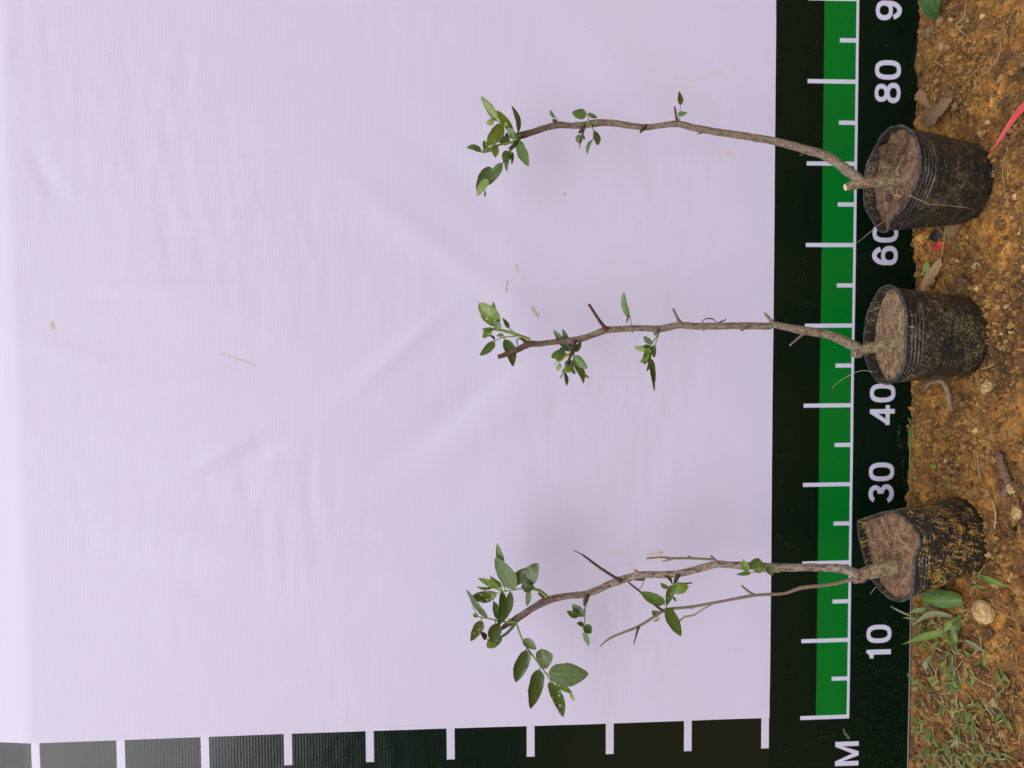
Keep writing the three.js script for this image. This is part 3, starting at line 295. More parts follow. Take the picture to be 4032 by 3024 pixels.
    const scuff = (pts, al, n) => { for (let i = 0; i < n; i++) { const t = rnd() * (pts.length - 1), a = Math.floor(t), f = t - a; speck(lerp(pts[a][0], pts[a + 1][0], f) + rr(-0.15, 0.15), lerp(pts[a][1], pts[a + 1][1], f) + rr(-0.15, 0.15), rr(0.4, 1), al, '170,175,160'); } };
    scuff([[28.4, -7.3], [31, -6.7], [33.4, -6.6]], 0.3, 70); scuff([[34.5, -6.3], [36.2, -6.0], [37.5, -6.2]], 0.45, 60);
    scuff([[-1.7, 0.6], [-2.4, 0.2], [-2.9, -0.2]], 0.4, 130); scuff([[-2.3, 1.3], [-2.6, 3.2], [-3.6, 5.8]], 0.12, 90);
    scuff([[24, 9.6], [22.4, 8.4], [22.1, 7.2]], 0.14, 70); scuff([[52.7, 7], [52.9, 6], [52.4, 4.6]], 0.1, 90);
    scuff([[86, 6.4], [83.5, 6], [85, 4.8]], 0.08, 60);
    panel('ruler_band', SX0, SX1, SY0, SYR, 0.006, ctex(c), 0.26, 0.5, banner);
  }
  { // side scale
    const k = 1720, w = Math.round((SXW - SX0) * k), h = Math.round((SY1 - SYR) * k), c = canvas(w, h), g = c.getContext('2d');
    const X = (cm) => (cm / 100 - SX0) * k, Y = (cm) => h - (cm + 8 - SYR * 100) / 100 * k;
    g.fillStyle = INK; g.fillRect(0, 0, w, h); g.fillStyle = WHITE;
    for (let t = 0; t < 13; t++) g.fillRect(X(-3.83), Y(11.32 + 10 * t), w - X(-3.83), 1.02 / 100 * k);
    for (let i = 0; i < 60; i++) { g.fillStyle = `rgba(170,165,150,${rr(0.1, 0.5)})`; g.fillRect(rnd() * w, rnd() * h, rr(0.6, 1.6), rr(0.6, 1.4)); }
    panel('side_scale', SX0, SXW, SYR, SY1, 0.006, ctex(c), 0.22, 0.9, banner);
  }
  { // white field with mud smears
    const k = 1720, w = Math.round((SX1 - SXW) * k), h = Math.round((SY1 - SYR) * k), c = canvas(w, h), g = c.getContext('2d');
    const X = (x) => (x - SXW) * k, Y = (y) => h - (y - SYR) * k;
    g.fillStyle = WHITE; g.fillRect(0, 0, w, h);
    const smear = (pts, wid, n, al, col) => { for (let i = 0; i < n; i++) { const t = rnd() * (pts.length - 1), a = Math.floor(t), f = t - a;
      g.fillStyle = `rgba(${col},${al * rnd()})`; g.beginPath(); g.ellipse(X(lerp(pts[a][0], pts[a + 1][0], f) + rr(-wid, wid) * rnd()), Y(lerp(pts[a][1], pts[a + 1][1], f) + rr(-wid, wid) * rnd()), rr(0.5, 2.0), rr(0.4, 1.4), rnd() * 3, 0, 7); g.fill(); } };
    for (const [pts, wid, n, al, col] of STAINS) smear(pts, wid, n, al, col);
    for (let i = 0; i < 130; i++) { g.fillStyle = `rgba(110,95,100,${rr(0.15, 0.6)})`; const s = rr(0.7, 1.5); g.beginPath(); g.arc(rnd() * w, rnd() * h, s * 0.6, 0, 7); g.fill(); }
    panel('white_field', SXW, SX1, SYR, SY1, 0.004, ctex(c), 0.36, 0.55, banner);
  }
  { // cut lower edge of the sheet
    const n = 128, pos = [], idx = [];
    for (let i = 0; i <= n; i++) { const x = lerp(SX0, SX1, i / n), z = sheetZ(x, 0.001); for (const [dy, dz] of [[0.0002, 0.0007], [-0.0014, 0.0007], [-0.0014, -0.0012], [0.0002, -0.0012]]) pos.push(x, dy, z + dz); }
    for (let i = 0; i < n; i++) for (let q = 0; q < 4; q++) { const a = i * 4 + q, b = i * 4 + (q + 1) % 4; idx.push(a, b, a + 4, b, b + 4, a + 4); }
    const gg = new THREE.BufferGeometry(); gg.setAttribute('position', new THREE.Float32BufferAttribute(pos, 3)); gg.setIndex(idx); gg.computeVertexNormals();
    mesh('lower_edge', gg, new THREE.MeshStandardMaterial({ color: rgb(0.2, 0.17, 0.17), roughness: 0.6 }), banner);
  }
}

// ---------- soil
const POTS = DATA.pots, potInfo = Object.values(POTS).map((p) => [p.base[0] / 1000, p.base[2] / 1000, p.rb / 1000]);
function soilH(x, z) {
  const near = 1 - sst(0.6, 3, Math.hypot(x - 0.45, z - 0.1));
  let h = 0.0075 * fbm(x * 9 + 3, z * 9, 1.5, 3) + 0.010 * fbm(x * 30, z * 30 + 4, 2.5, 3);
  const cl = fbm(x * 85 + 9, z * 85, 6.5, 3); h += 0.0085 * Math.max(0, cl) * near + 0.0018 * fbm(x * 260, z * 260, 3.3, 2) * near;
  h += 0.25 * fbm(x * 0.12, z * 0.12, 0.7, 2) * sst(1.5, 30, Math.hypot(x - 0.45, z - 0.1));
  // against the banner: a little soil washed onto its foot except at the zero end
  h += (0.0045 * sst(0.16, 0.3, x) - 0.006 * (1 - sst(0.12, 0.2, x))) * Math.exp(-((z - 0.006) ** 2) / 0.0004);
  for (const [px, pz, r] of potInfo) { const d = Math.hypot(x - px, z - pz); h = lerp(Math.min(h, 0.0) - 0.001, h, sst(r * 0.96, r * 1.25, d)); h += 0.002 * Math.exp(-((d - r * 1.12) ** 2) / 0.00004); }
  return h;
}
const soilMap = dataTex(1024, 1024, (u, v) => {
  const a = tn(u, v, 6, 1.5, 4), b = tn(u, v, 34, 4.1, 3), c = tn(u, v, 130, 8.2, 2), p = tn(u, v, 14, 12.5, 3);
  let k = 0.74 + 0.75 * a + 0.42 * b + 0.42 * c, y = clamp(0.5 + p * 2.2);
  let col = [lerp(0.72, 0.86, y), lerp(0.475, 0.61, y), lerp(0.175, 0.27, y)];
  return col.map((q, n) => clamp(q * k * 0.8));
}, true);
const soilMat = new THREE.MeshStandardMaterial({ map: soilMap, roughness: 0.95, bumpMap: dataTex(512, 512, (u, v) => { const c = 0.5 + 0.6 * tn(u, v, 40, 2, 4) + 0.5 * tn(u, v, 120, 5, 2); return [c, c, c]; }), bumpScale: 0.0016 });
{
  const axis = (a, b, s, far, n) => { const o = []; for (let i = n; i >= 1; i--) o.push(a - far * Math.pow(i / n, 4) - s * i); for (let v = a; v <= b + 1e-9; v += s) o.push(v); for (let i = 1; i <= n; i++) o.push(b + far * Math.pow(i / n, 4) + s * i); return o; };
  const xs = axis(-0.16, 1.06, 0.0019, 120, 26), zs = axis(-0.01, 0.27, 0.0017, 120, 26), pos = [], uv = [], idx = [];
  for (const z of zs) for (const x of xs) { pos.push(x, soilH(x, z), z); uv.push(x / 0.42, z / 0.42); }
  const W = xs.length;
  for (let j = 0; j < zs.length - 1; j++) for (let i = 0; i < W - 1; i++) { const a = j * W + i; idx.push(a, a + W, a + 1, a + 1, a + W, a + W + 1); }
  const g = new THREE.BufferGeometry(); g.setAttribute('position', new THREE.Float32BufferAttribute(pos, 3)); g.setAttribute('uv', new THREE.Float32BufferAttribute(uv, 2)); g.setIndex(idx); g.computeVertexNormals();
  tag(mesh('ground', g, soilMat), 'bare orange ochre soil in front of the banner', 'ground', null, 'structure');
}
function lumpGeo(det, rough, s, ax = 1, ay = 0.75) {
  const g = new THREE.IcosahedronGeometry(1, det), p = g.attributes.position;
  for (let i = 0; i < p.count; i++) { const v = new THREE.Vector3().fromBufferAttribute(p, i), k = 1 + rough * fbm(v.x * 1.4 + s, v.y * 1.4, v.z * 1.4 + s, 4) * 1.6; p.setXYZ(i, v.x * k * ax, v.y * k * ay, v.z * k); }
  g.computeVertexNormals(); return g;
}
const inPot = (x, z, m = 1.02) => potInfo.some(([px, pz, r]) => Math.hypot(x - px, z - pz) < r * m);
{ // loose crumbs
  const n = 17000, gs = lumpGeo(1, 0.9, 3.1), im = new THREE.InstancedMesh(gs, new THREE.MeshStandardMaterial({ roughness: 0.95 }), n), M = new THREE.Matrix4(), q = new THREE.Quaternion(), e = new THREE.Euler();
  for (let i = 0; i < n; i++) {
    let x, z; do { x = rr(-0.12, 1.03); z = 0.004 + 0.25 * rnd(); } while (inPot(x, z) || (fbm(x * 16, z * 16, 9.9, 2) < -0.1 && rnd() < 0.75));
    const s = 0.0005 + 0.003 * Math.pow(rnd(), 4.5);
    e.set(rnd() * 6, rnd() * 6, rnd() * 6); q.setFromEuler(e);
    M.compose(new THREE.Vector3(x, soilH(x, z) + s * 0.25, z), q, new THREE.Vector3(s * rr(0.8, 1.4), s * rr(0.6, 1), s)); im.setMatrixAt(i, M);
    const t = rnd(), k = rr(0.5, 0.85), c = t < 0.035 ? [0.62, 0.41, 0.16] : t < 0.28 ? [0.2, 0.095, 0.028] : [0.40, 0.205, 0.052];
    im.setColorAt(i, rgb(c[0] * k, c[1] * k, c[2] * k));
  }
  im.name = 'soil_crumbs'; im.castShadow = im.receiveShadow = true; scene.add(im);
  tag(im, 'loose orange soil crumbs scattered over the ground', 'soil crumbs', null, 'stuff');
}

// ---------- tall hedge behind the photographer: the dark that the glossy print mirrors below the sky
{
  const q = []; for (let i = 0; i < 7; i++) { const g = new THREE.PlaneGeometry(0.07, 0.15, 1, 2); g.rotateX(rr(-1, 1)); g.rotateZ(rr(-3, 3)); g.rotateY(rr(-3, 3)); g.translate(rr(-0.09, 0.09), rr(-0.09, 0.09), rr(-0.09, 0.09)); q.push(g); }
  const n = 9000, im = new THREE.InstancedMesh(mergeGeometries(q), new THREE.MeshStandardMaterial({ color: rgb(0.045, 0.085, 0.025), roughness: 0.7, side: THREE.DoubleSide }), n), M = new THREE.Matrix4(), qq = new THREE.Quaternion(), e = new THREE.Euler();
  for (let i = 0; i < n; i++) { const x = rr(-11, 12), top = 3.0 + 0.5 * fbm(x * 0.6, 3.3, 1.2, 3), y = 0.1 + (top - 0.1) * Math.pow(rnd(), 0.85); e.set(rnd() * 6, rnd() * 6, rnd() * 6); M.compose(new THREE.Vector3(x, y, 8.2 + rr(-0.6, 0.6) + 0.4 * fbm(x, y, 0.2, 2)), qq.setFromEuler(e), new THREE.Vector3(1, 1, 1).multiplyScalar(rr(0.8, 1.5))); im.setMatrixAt(i, M); }
  im.name = 'hedge'; im.castShadow = im.receiveShadow = true; scene.add(im); tag(im, 'tall green hedge behind the photographer mirrored in the glossy print', 'hedge', null, 'stuff');
}

// ---------- tubes, ribbons, leaves
function tube(pts, o = {}) { // pts: [Vector3, radius]; noisy tapered bark tube with closed ends
  const P = pts.map((p) => p[0]), curve = new THREE.CatmullRomCurve3(P, false, 'centripetal'), len = curve.getLength();
  const seg = o.seg || Math.max(4, Math.min(260, Math.round(len / (o.step || 0.0022)))), rad = o.rad || 12, rough = o.rough ?? 0.08, ns = o.ns ?? 90;
  const ts = []; { const L = [0]; for (let i = 1; i < P.length; i++) L.push(L[i - 1] + P[i].distanceTo(P[i - 1])); for (const l of L) ts.push(l / L[L.length - 1]); }
  const rAt = (t) => { let i = 0; while (i < ts.length - 2 && ts[i + 1] < t) i++; const f = sst(0, 1, (t - ts[i]) / (ts[i + 1] - ts[i])); return lerp(pts[i][1], pts[i + 1][1], f); };
  const pos = [], uv = [], col = [], idx = []; const c0 = curve.getPointAt(0); let N = new THREE.Vector3(0.3, 0.2, 1), T = curve.getTangentAt(0);
  N.addScaledVector(T, -N.dot(T)).normalize();
  const ring = (c, t, r, v) => { const B = new THREE.Vector3().crossVectors(t, N); for (let k = 0; k <= rad; k++) { const a = (k % rad) / rad * Math.PI * 2;
    const d = N.clone().multiplyScalar(Math.cos(a)).addScaledVector(B, Math.sin(a)); const w = r * (1 + rough * 2.2 * fbm((c.x + d.x * r) * ns, (c.y + d.y * r) * ns * 0.45, (c.z + d.z * r) * ns, 3));
    pos.push(c.x + d.x * w, c.y + d.y * w, c.z + d.z * w); uv.push(k / rad, v); const q = o.color ? o.color(v / len, a, c) : [1, 1, 1]; col.push(q[0], q[1], q[2]); } };
  for (let i = 0; i <= seg; i++) { const t = i / seg, c = curve.getPointAt(t); T = curve.getTangentAt(t); N.addScaledVector(T, -N.dot(T)).normalize(); ring(c, T, rAt(t), t * len); }
  for (let i = 0; i < seg; i++) for (let k = 0; k < rad; k++) { const a = i * (rad + 1) + k; idx.push(a, a + 1, a + rad + 1, a + 1, a + rad + 2, a + rad + 1); }
  for (const e of [0, 1]) { // ends, slightly domed or cut flat
    const c = curve.getPointAt(e), t = curve.getTangentAt(e), r = rAt(e), b = pos.length / 3, cc = (o.cut && o.cut[e]) || null;
    const s = e ? seg * (rad + 1) : 0, off = pos.length / 3;
    for (let k = 0; k <= rad; k++) { const q = (s + k) * 3; pos.push(pos[q], pos[q + 1], pos[q + 2]); uv.push(0.5, 0); const z = cc || [col[q], col[q + 1], col[q + 2]]; col.push(z[0], z[1], z[2]); }
    const tip = c.clone().addScaledVector(t, (e ? 1 : -1) * r * (cc ? 0.1 : 0.5)); pos.push(tip.x, tip.y, tip.z); uv.push(0.5, 0); const z = cc || [col[s * 3], col[s * 3 + 1], col[s * 3 + 2]]; col.push(z[0], z[1], z[2]);
    for (let k = 0; k < rad; k++) e ? idx.push(off + k, off + k + 1, off + rad + 1) : idx.push(off + k + 1, off + k, off + rad + 1);
  }
  const g = new THREE.BufferGeometry(); g.setAttribute('position', new THREE.Float32BufferAttribute(pos, 3)); g.setAttribute('uv', new THREE.Float32BufferAttribute(uv, 2));
  g.setAttribute('color', new THREE.Float32BufferAttribute(col, 3)); g.setIndex(idx); g.computeVertexNormals(); return g;
}
function leafGeo(B, T, w, roll, o = {}) { // blade on a midrib from B to T, rolled about it
  const D = T.clone().sub(B), L = D.length(), d = D.clone().normalize(), up = o.normal || new THREE.Vector3(0, 0, 1);
  const n0 = up.clone().addScaledVector(d, -up.dot(d)).normalize(), s0 = new THREE.Vector3().crossVectors(d, n0), a = roll * Math.PI / 180;
  const s = s0.clone().multiplyScalar(Math.cos(a)).addScaledVector(n0, Math.sin(a)), n = n0.clone().multiplyScalar(Math.cos(a)).addScaledVector(s0, -Math.sin(a));
  const hw = w / 2 / Math.max(0.4, Math.cos(a)), nu = o.nu || 16, nv = 6, pos = [], uv = [], idx = [], arch = o.arch ?? 0.1, fold = o.fold ?? 0.3, p1 = o.p1 ?? 0.5, p2 = o.p2 ?? 0.78;
  const mx = p1 / (p1 + p2), nm = Math.pow(mx, p1) * Math.pow(1 - mx, p2), sd = o.seed ?? rnd() * 40, twist = o.twist ?? 0.25;
  for (let i = 0; i <= nu; i++) {
    const t = i / nu, e = 0.004 + t * 0.992, W = hw * Math.pow(e, p1) * Math.pow(1 - e, p2) / nm, c = B.clone().addScaledVector(D, t).addScaledVector(n, arch * L * Math.sin(t * Math.PI)).addScaledVector(s, (o.bow ?? 0) * L * Math.sin(t * Math.PI));
    const tw = twist * (t - 0.4);
    for (let j = 0; j <= nv; j++) {
      const q = j / nv * 2 - 1, edge = Math.abs(q) === 1 ? 1 + (o.serr ?? 0.07) * (i % 2 ? 1 : -1) * (t > 0.06 && t < 0.94 ? 1 : 0) + (o.ragged ?? 0.12) * noise.noise(t * (o.ragged > 0.3 ? 9 : 5) + sd, q * 3, sd) : 1;
      const lift = fold * W * q * q * 0.9 + 0.10 * W * noise.noise(t * 4 + sd, q * 1.5, sd * 1.3) + tw * W * q;
      const v = c.clone().addScaledVector(s, W * q * edge).addScaledVector(n, lift); pos.push(v.x, v.y, v.z); uv.push(j / nv, t);
    }
  }
  for (let i = 0; i < nu; i++) for (let j = 0; j < nv; j++) { const b = i * (nv + 1) + j; idx.push(b, b + 1, b + nv + 1, b + 1, b + nv + 2, b + nv + 1); }
  const g = new THREE.BufferGeometry(); g.setAttribute('position', new THREE.Float32BufferAttribute(pos, 3)); g.setAttribute('uv', new THREE.Float32BufferAttribute(uv, 2)); g.setIndex(idx); g.computeVertexNormals(); return g;
}
function bladeGeo(pts, fold = 0.35) { // grass blade through [Vector3, half width]
  const curve = new THREE.CatmullRomCurve3(pts.map((p) => p[0])), nu = 14, pos = [], uv = [], idx = []; let i0;
  for (let i = 0; i <= nu; i++) { const t = i / nu, c = curve.getPoint(t), d = curve.getTangent(t), f = t * (pts.length - 1); i0 = Math.min(pts.length - 2, Math.floor(f)); const hw = Math.max(0.00015, lerp(pts[i0][1], pts[i0 + 1][1], sst(0, 1, f - i0)));
    const up = new THREE.Vector3(0, 0.75, 0.65), s = new THREE.Vector3().crossVectors(d, up).normalize(), n = new THREE.Vector3().crossVectors(s, d).normalize();
    for (let j = 0; j <= 4; j++) { const q = j / 2 - 1, v = c.clone().addScaledVector(s, hw * q).addScaledVector(n, fold * hw * Math.abs(q)); pos.push(v.x, v.y, v.z); uv.push(j / 4, t); } }
  for (let i = 0; i < nu; i++) for (let j = 0; j < 4; j++) { const b = i * 5 + j; idx.push(b, b + 1, b + 5, b + 1, b + 6, b + 5); }
  const g = new THREE.BufferGeometry(); g.setAttribute('position', new THREE.Float32BufferAttribute(pos, 3)); g.setAttribute('uv', new THREE.Float32BufferAttribute(uv, 2)); g.setIndex(idx); g.computeVertexNormals(); return g;
}

// ---------- materials of the plants
const barkMap = dataTex(256, 512, (u, v) => { // furrows along the stem, flakes and pale lenticels
  const a = tn(u, v, 9, 3.3, 3), f = tn(u, v * 1, 26, 7.1, 3), g = fbm(Math.cos(u * 6.283) * 5, Math.sin(u * 6.283) * 5, v * 9, 3), l = tn(u, v, 60, 1.1, 2);
  let k = 0.74 + 0.7 * a + 0.7 * f + 0.45 * g; if (l > 0.22) k += 0.3; if (f < -0.2) k *= 0.55; return [k, k * 0.985, k * 0.96];
});
const barkBump = dataTex(256, 512, (u, v) => { const c = 0.5 + 0.5 * fbm(Math.cos(u * 6.283) * 4, Math.sin(u * 6.283) * 4, v * 14, 3) + 0.5 * tn(u, v, 40, 3, 3); return [c, c, c]; });
function barkMaterial(r) { const m = barkMap.clone(), b = barkBump.clone(); m.repeat.set(1, 22); b.repeat.set(1, 22); m.needsUpdate = b.needsUpdate = true; return new THREE.MeshStandardMaterial({ map: m, bumpMap: b, bumpScale: 0.0005, roughness: r, vertexColors: true }); }
const BARK = barkMaterial(0.8), SHOOT = new THREE.MeshStandardMaterial({ roughness: 0.5, vertexColors: true });
const mix = (a, b, t) => a.map((v, i) => lerp(v, b[i], t));
const hue = {
  bark: (t, a, c) => { const k = clamp((c.y - 0.40) / 0.12 + 0.9 * fbm(c.x * 60, c.y * 60, a, 3)); const q = mix([0.31, 0.245, 0.175], [0.115, 0.062, 0.042], k), f = fbm(c.x * 170 + a, c.y * 130, a * 1.3, 3); return f > 0.17 ? mix(q, [0.13, 0.07, 0.045], 0.7) : f < -0.2 ? mix(q, [0.42, 0.36, 0.28], 0.5 * (1 - k)) : q; },
  palebark: (t, a, c) => { const k = clamp((c.y - 0.38) / 0.14 + 0.9 * fbm(c.x * 60, c.y * 60, a, 3)); let q = mix([0.42, 0.35, 0.28], [0.13, 0.08, 0.062], k); const f = fbm(c.x * 150 + a, c.y * 110, a * 1.3, 3); return f > 0.1 ? mix(q, [0.12, 0.05, 0.035], 0.75) : f < -0.15 ? mix(q, [0.5, 0.44, 0.37], 0.6 * (1 - k)) : q; },
  rootbark: (t, a, c) => { const f = fbm(c.x * 120, c.y * 160, a * 1.2, 3); return mix([0.40, 0.30, 0.165], [0.20, 0.135, 0.07], clamp(0.35 + f * 2.4)); },
  tan: () => [0.34, 0.25, 0.18], dark: () => [0.12, 0.07, 0.055], red: () => [0.12, 0.045, 0.04], pale: () => [0.52, 0.44, 0.35],
  green: (t) => [0.20, 0.30, 0.055], darkgreen: () => [0.09, 0.13, 0.04], yellow: () => [0.34, 0.38, 0.08],
};
const CUT = [0.55, 0.42, 0.30];
const leafMap = dataTex(128, 256, (u, v) => {
  const q = Math.abs(u - 0.5) * 2, mid = Math.exp(-((q / 0.035) ** 2)), lat = Math.exp(-(((q - 0.52 * Math.pow(Math.sin(Math.PI * clamp(v * 0.9 + 0.06)), 0.4)) / 0.03) ** 2)) * (v < 0.85 ? 1 : 0);
  const side = Math.pow(Math.abs(Math.sin((v * 15 - q * 3.2) * Math.PI)), 14) * 0.10, m = fbm(u * 5, v * 9, 1.7, 4) * 0.35 + fbm(u * 30, v * 50, 4.7, 2) * 0.16;
  const k = 0.62 + m + side, e = 1.0 * mid + 0.55 * lat;
  return [clamp(k + e * 0.36), clamp(k + e * 0.30), clamp(k + e * 0.20)];
}, false, false);
const holes = [0, 1].map((s) => dataTex(96, 160, (u, v) => { let a = 1; for (let i = 0; i < 15; i++) { const hu = 0.5 + 0.5 * Math.sin(i * 12.9 + s * 4.1) * 0.86, hv = (i * 0.618 + s * 0.3) % 1, r = 0.012 + 0.022 * Math.abs(Math.sin(i * 7.7 + s)) ** 3; if (Math.hypot((u - hu) * 0.55, v - hv) < r * (0.8 + 0.5 * noise.noise(u * 30, v * 30, i))) a = 0; } return [a, a, a]; }, false, false));
const LEAFC = { 0: [0.092, 0.165, 0.034], 1: [0.135, 0.245, 0.044], 2: [0.23, 0.37, 0.046], 3: [0.17, 0.265, 0.09], 4: [0.13, 0.07, 0.04] };
const leafMats = {};
function leafMaterial(style) {
  if (leafMats[style]) return leafMats[style];
  const s = style % 10, m = new THREE.MeshPhysicalMaterial({ map: leafMap, color: rgb(...LEAFC[s]), roughness: s === 3 ? 0.5 : 0.34, side: THREE.DoubleSide, transmission: 0.12, thickness: 0, specularIntensity: s === 3 ? 0.8 : 1.0 });
  if (style >= 10) { m.alphaMap = holes[s % 2]; m.alphaTest = 0.5; }
  return (leafMats[style] = m);
}

// ---------- pots
function closed(pts, n) { const c = new THREE.CatmullRomCurve3(pts, true, 'centripetal'), o = []; for (let i = 0; i < 720; i++) o.push(c.getPointAt(i / 720)); 
  const ct = pts.reduce((a, p) => a.add(p), new THREE.Vector3()).multiplyScalar(1 / pts.length), out = [];
  for (let k = 0; k < n; k++) { const a = k / n * Math.PI * 2 - Math.PI, best = o.map((p) => { let d = Math.atan2(p.z - ct.z, p.x - ct.x) - a; d = Math.abs(Math.atan2(Math.sin(d), Math.cos(d))); return [d, p]; }).sort((p, q) => p[0] - q[0])[0][1]; out.push(best.clone()); }
  return [out, ct]; }
const NA = 120;
function mudMap(q, amount, col, streak, vs = 1) { // dried splashes and dust dragged down the black film
  return dataTex(1024, 512, (u, v) => {
    const w = u + streak * (v - 0.5) * 0.06, A = w - Math.floor(w);
    const st = tn(A, v * 0.5 * vs, 26, q, 3), fine = tn(A, v * 0.4 * vs, 70, q + 3, 3), pt = tn(A, v * 0.6, 5, q + 5, 3), grit = tn(A, v * 0.7 * vs, 150, q + 7, 2), dust = tn(A, v, 12, q + 9, 4);
    const k = sst(0.02, 0.16, 0.45 * st + 0.62 * fine + 0.75 * grit + 0.42 * pt + amount - 0.22), du = clamp(0.4 + dust * 1.5);
    const bl = [0.125 + 0.09 * du, 0.124 + 0.086 * du, 0.122 + 0.072 * du], vr = 0.85 + 0.7 * grit + 0.4 * fine;
    return [0, 1, 2].map((n) => lerp(bl[n], col[n] * vr, k * (0.65 + 0.35 * du)));
  }, true);
}
const POTLOOK = {
  p1: { mud: mudMap(3.1, 0.2, [0.74, 0.575, 0.29], 2.2, 0.45), soil: [0.235, 0.135, 0.072], depth: [0.009, 0.001], lump: 0.0024, grain: 1 },
  p2: { mud: mudMap(8.4, 0.15, [0.52, 0.44, 0.30], 0.4), soil: [0.30, 0.195, 0.108], depth: [0.013, 0.004], lump: 0.003, grain: 0.5 },
  p3: { mud: mudMap(5.7, 0.12, [0.46, 0.38, 0.26], 0.8), soil: [0.20, 0.118, 0.066], depth: [0.013, 0.004], lump: 0.005, grain: 1 },
};
const potSoilMap = dataTex(512, 512, (u, v) => { const k = 0.76 + 0.5 * tn(u, v, 12, 2.2, 4) + 0.4 * tn(u, v, 50, 6.1, 3), m = tn(u, v, 7, 9.4, 3); return m > 0.33 ? [k * 0.85, k * 0.95, k * 0.7] : [k, k * 0.98, k * 0.96]; }, true);
function buildPot(key, parent, o) {
  const P = POTS[key], L = POTLOOK[key], off = parent.position, [rim, ct] = closed(P.rim.map(V3), NA), bc = V3(P.base), rb = P.rb / 1000;
  const wallPt = (k, t, inset = 0) => { // t 0 foot .. 1 rim
    const a = k / NA * Math.PI * 2 - Math.PI, f = rim[(k + NA) % NA], ease = Math.pow(t, 0.92);
    const b = new THREE.Vector3(bc.x + rb * Math.cos(a), -0.003, bc.z + rb * Math.sin(a));
    const p = b.lerp(f, ease); const c = bc.clone().lerp(ct, t), dir = new THREE.Vector3(p.x - c.x, 0, p.z - c.z), r = dir.length(); dir.divideScalar(r);
    let dr = -inset; dr -= 0.004 * Math.pow(1 - sst(0, 0.06, t), 2);                                    // rounded foot
    dr += 0.0011 * Math.sin(Math.PI * t) + 0.0022 * fbm(Math.cos(a) * 1.6 + o.s, t * 2.6, Math.sin(a) * 1.6, 3) + 0.0011 * (0.3 - Math.abs(fbm(Math.cos(a) * 5 + o.s, t * 3.5, Math.sin(a) * 5, 2))) * sst(0, 0.1, t);
    for (const g of [0.79, 0.835, 0.88, 0.925]) dr -= 0.0011 * clamp(0.75 + 1.6 * fbm(Math.cos(a) * 2 + o.s, g * 9, Math.sin(a) * 2, 2), 0.1, 1.3) * Math.exp(-(((t - g) / 0.011) ** 2)); // moulded rings
    p.addScaledVector(dir, dr); return p.sub(off);
  };
  const rows = [0, 0.012, 0.03, 0.06, 0.12, 0.2, 0.28, 0.36, 0.44, 0.52, 0.6, 0.67, 0.73]; for (let t = 0.76; t < 0.97; t += 0.0075) rows.push(t); rows.push(0.985, 1);
  const pos = [], uv = [], idx = [], W = NA + 1;
  for (const t of rows) for (let k = 0; k <= NA; k++) { const p = wallPt(k % NA, t); pos.push(p.x, p.y, p.z); uv.push(k / NA, t); }
  const inner = [1, 0.96, 0.92, 0.88, 0.84, 0.8, 0.74, 0.68]; // inside of the wall down into the soil
  for (const t of inner) for (let k = 0; k <= NA; k++) { const p = wallPt(k % NA, t, 0.0011); pos.push(p.x, p.y, p.z); uv.push(k / NA, 0.2 + t * 0.3); }
  const R = rows.length + inner.length;
  for (let j = 0; j < R - 1; j++) for (let k = 0; k < NA; k++) { const a = j * W + k; idx.push(a, a + W, a + 1, a + 1, a + W, a + W + 1); }
  const c0 = pos.length / 3; pos.push(bc.x - off.x, -0.003 - off.y, bc.z - off.z); uv.push(0.5, 0); for (let k = 0; k < NA; k++) idx.push(k, k + 1, c0);
  const g = new THREE.BufferGeometry(); g.setAttribute('position', new THREE.Float32BufferAttribute(pos, 3)); g.setAttribute('uv', new THREE.Float32BufferAttribute(uv, 2)); g.setIndex(idx); g.computeVertexNormals();
  const pot = mesh('pot', g, new THREE.MeshStandardMaterial({ map: L.mud, roughness: 0.38, side: THREE.DoubleSide, bumpMap: soilMat.bumpMap, bumpScale: 0.0007 }), parent);
  { // rolled lip along the rim
    const rp = [], ru = [], ri = [], n = 8;
    for (let k = 0; k <= NA; k++) { const f = wallPt(k % NA, 1), c = ct.clone().sub(off), d = new THREE.Vector3(f.x - c.x, 0, f.z - c.z).normalize(), wv = 0.0007 * fbm(k * 0.35, o.s, 1, 2);
      for (let q = 0; q <= n; q++) { const a = q / n * Math.PI * 2, v = f.clone().addScaledVector(d, 0.0009 + Math.cos(a) * 0.0012 + wv); v.y += -0.0012 + Math.sin(a) * 0.0019 + wv; rp.push(v.x, v.y, v.z); ru.push(k / NA * 3, q / n * 0.1); } }
    for (let k = 0; k < NA; k++) for (let q = 0; q < n; q++) { const a = k * (n + 1) + q; ri.push(a, a + n + 1, a + 1, a + 1, a + n + 1, a + n + 2); }
    const rg = new THREE.BufferGeometry(); rg.setAttribute('position', new THREE.Float32BufferAttribute(rp, 3)); rg.setAttribute('uv', new THREE.Float32BufferAttribute(ru, 2)); rg.setIndex(ri); rg.computeVertexNormals();
    mesh('rim', rg, RIM, pot);
  }
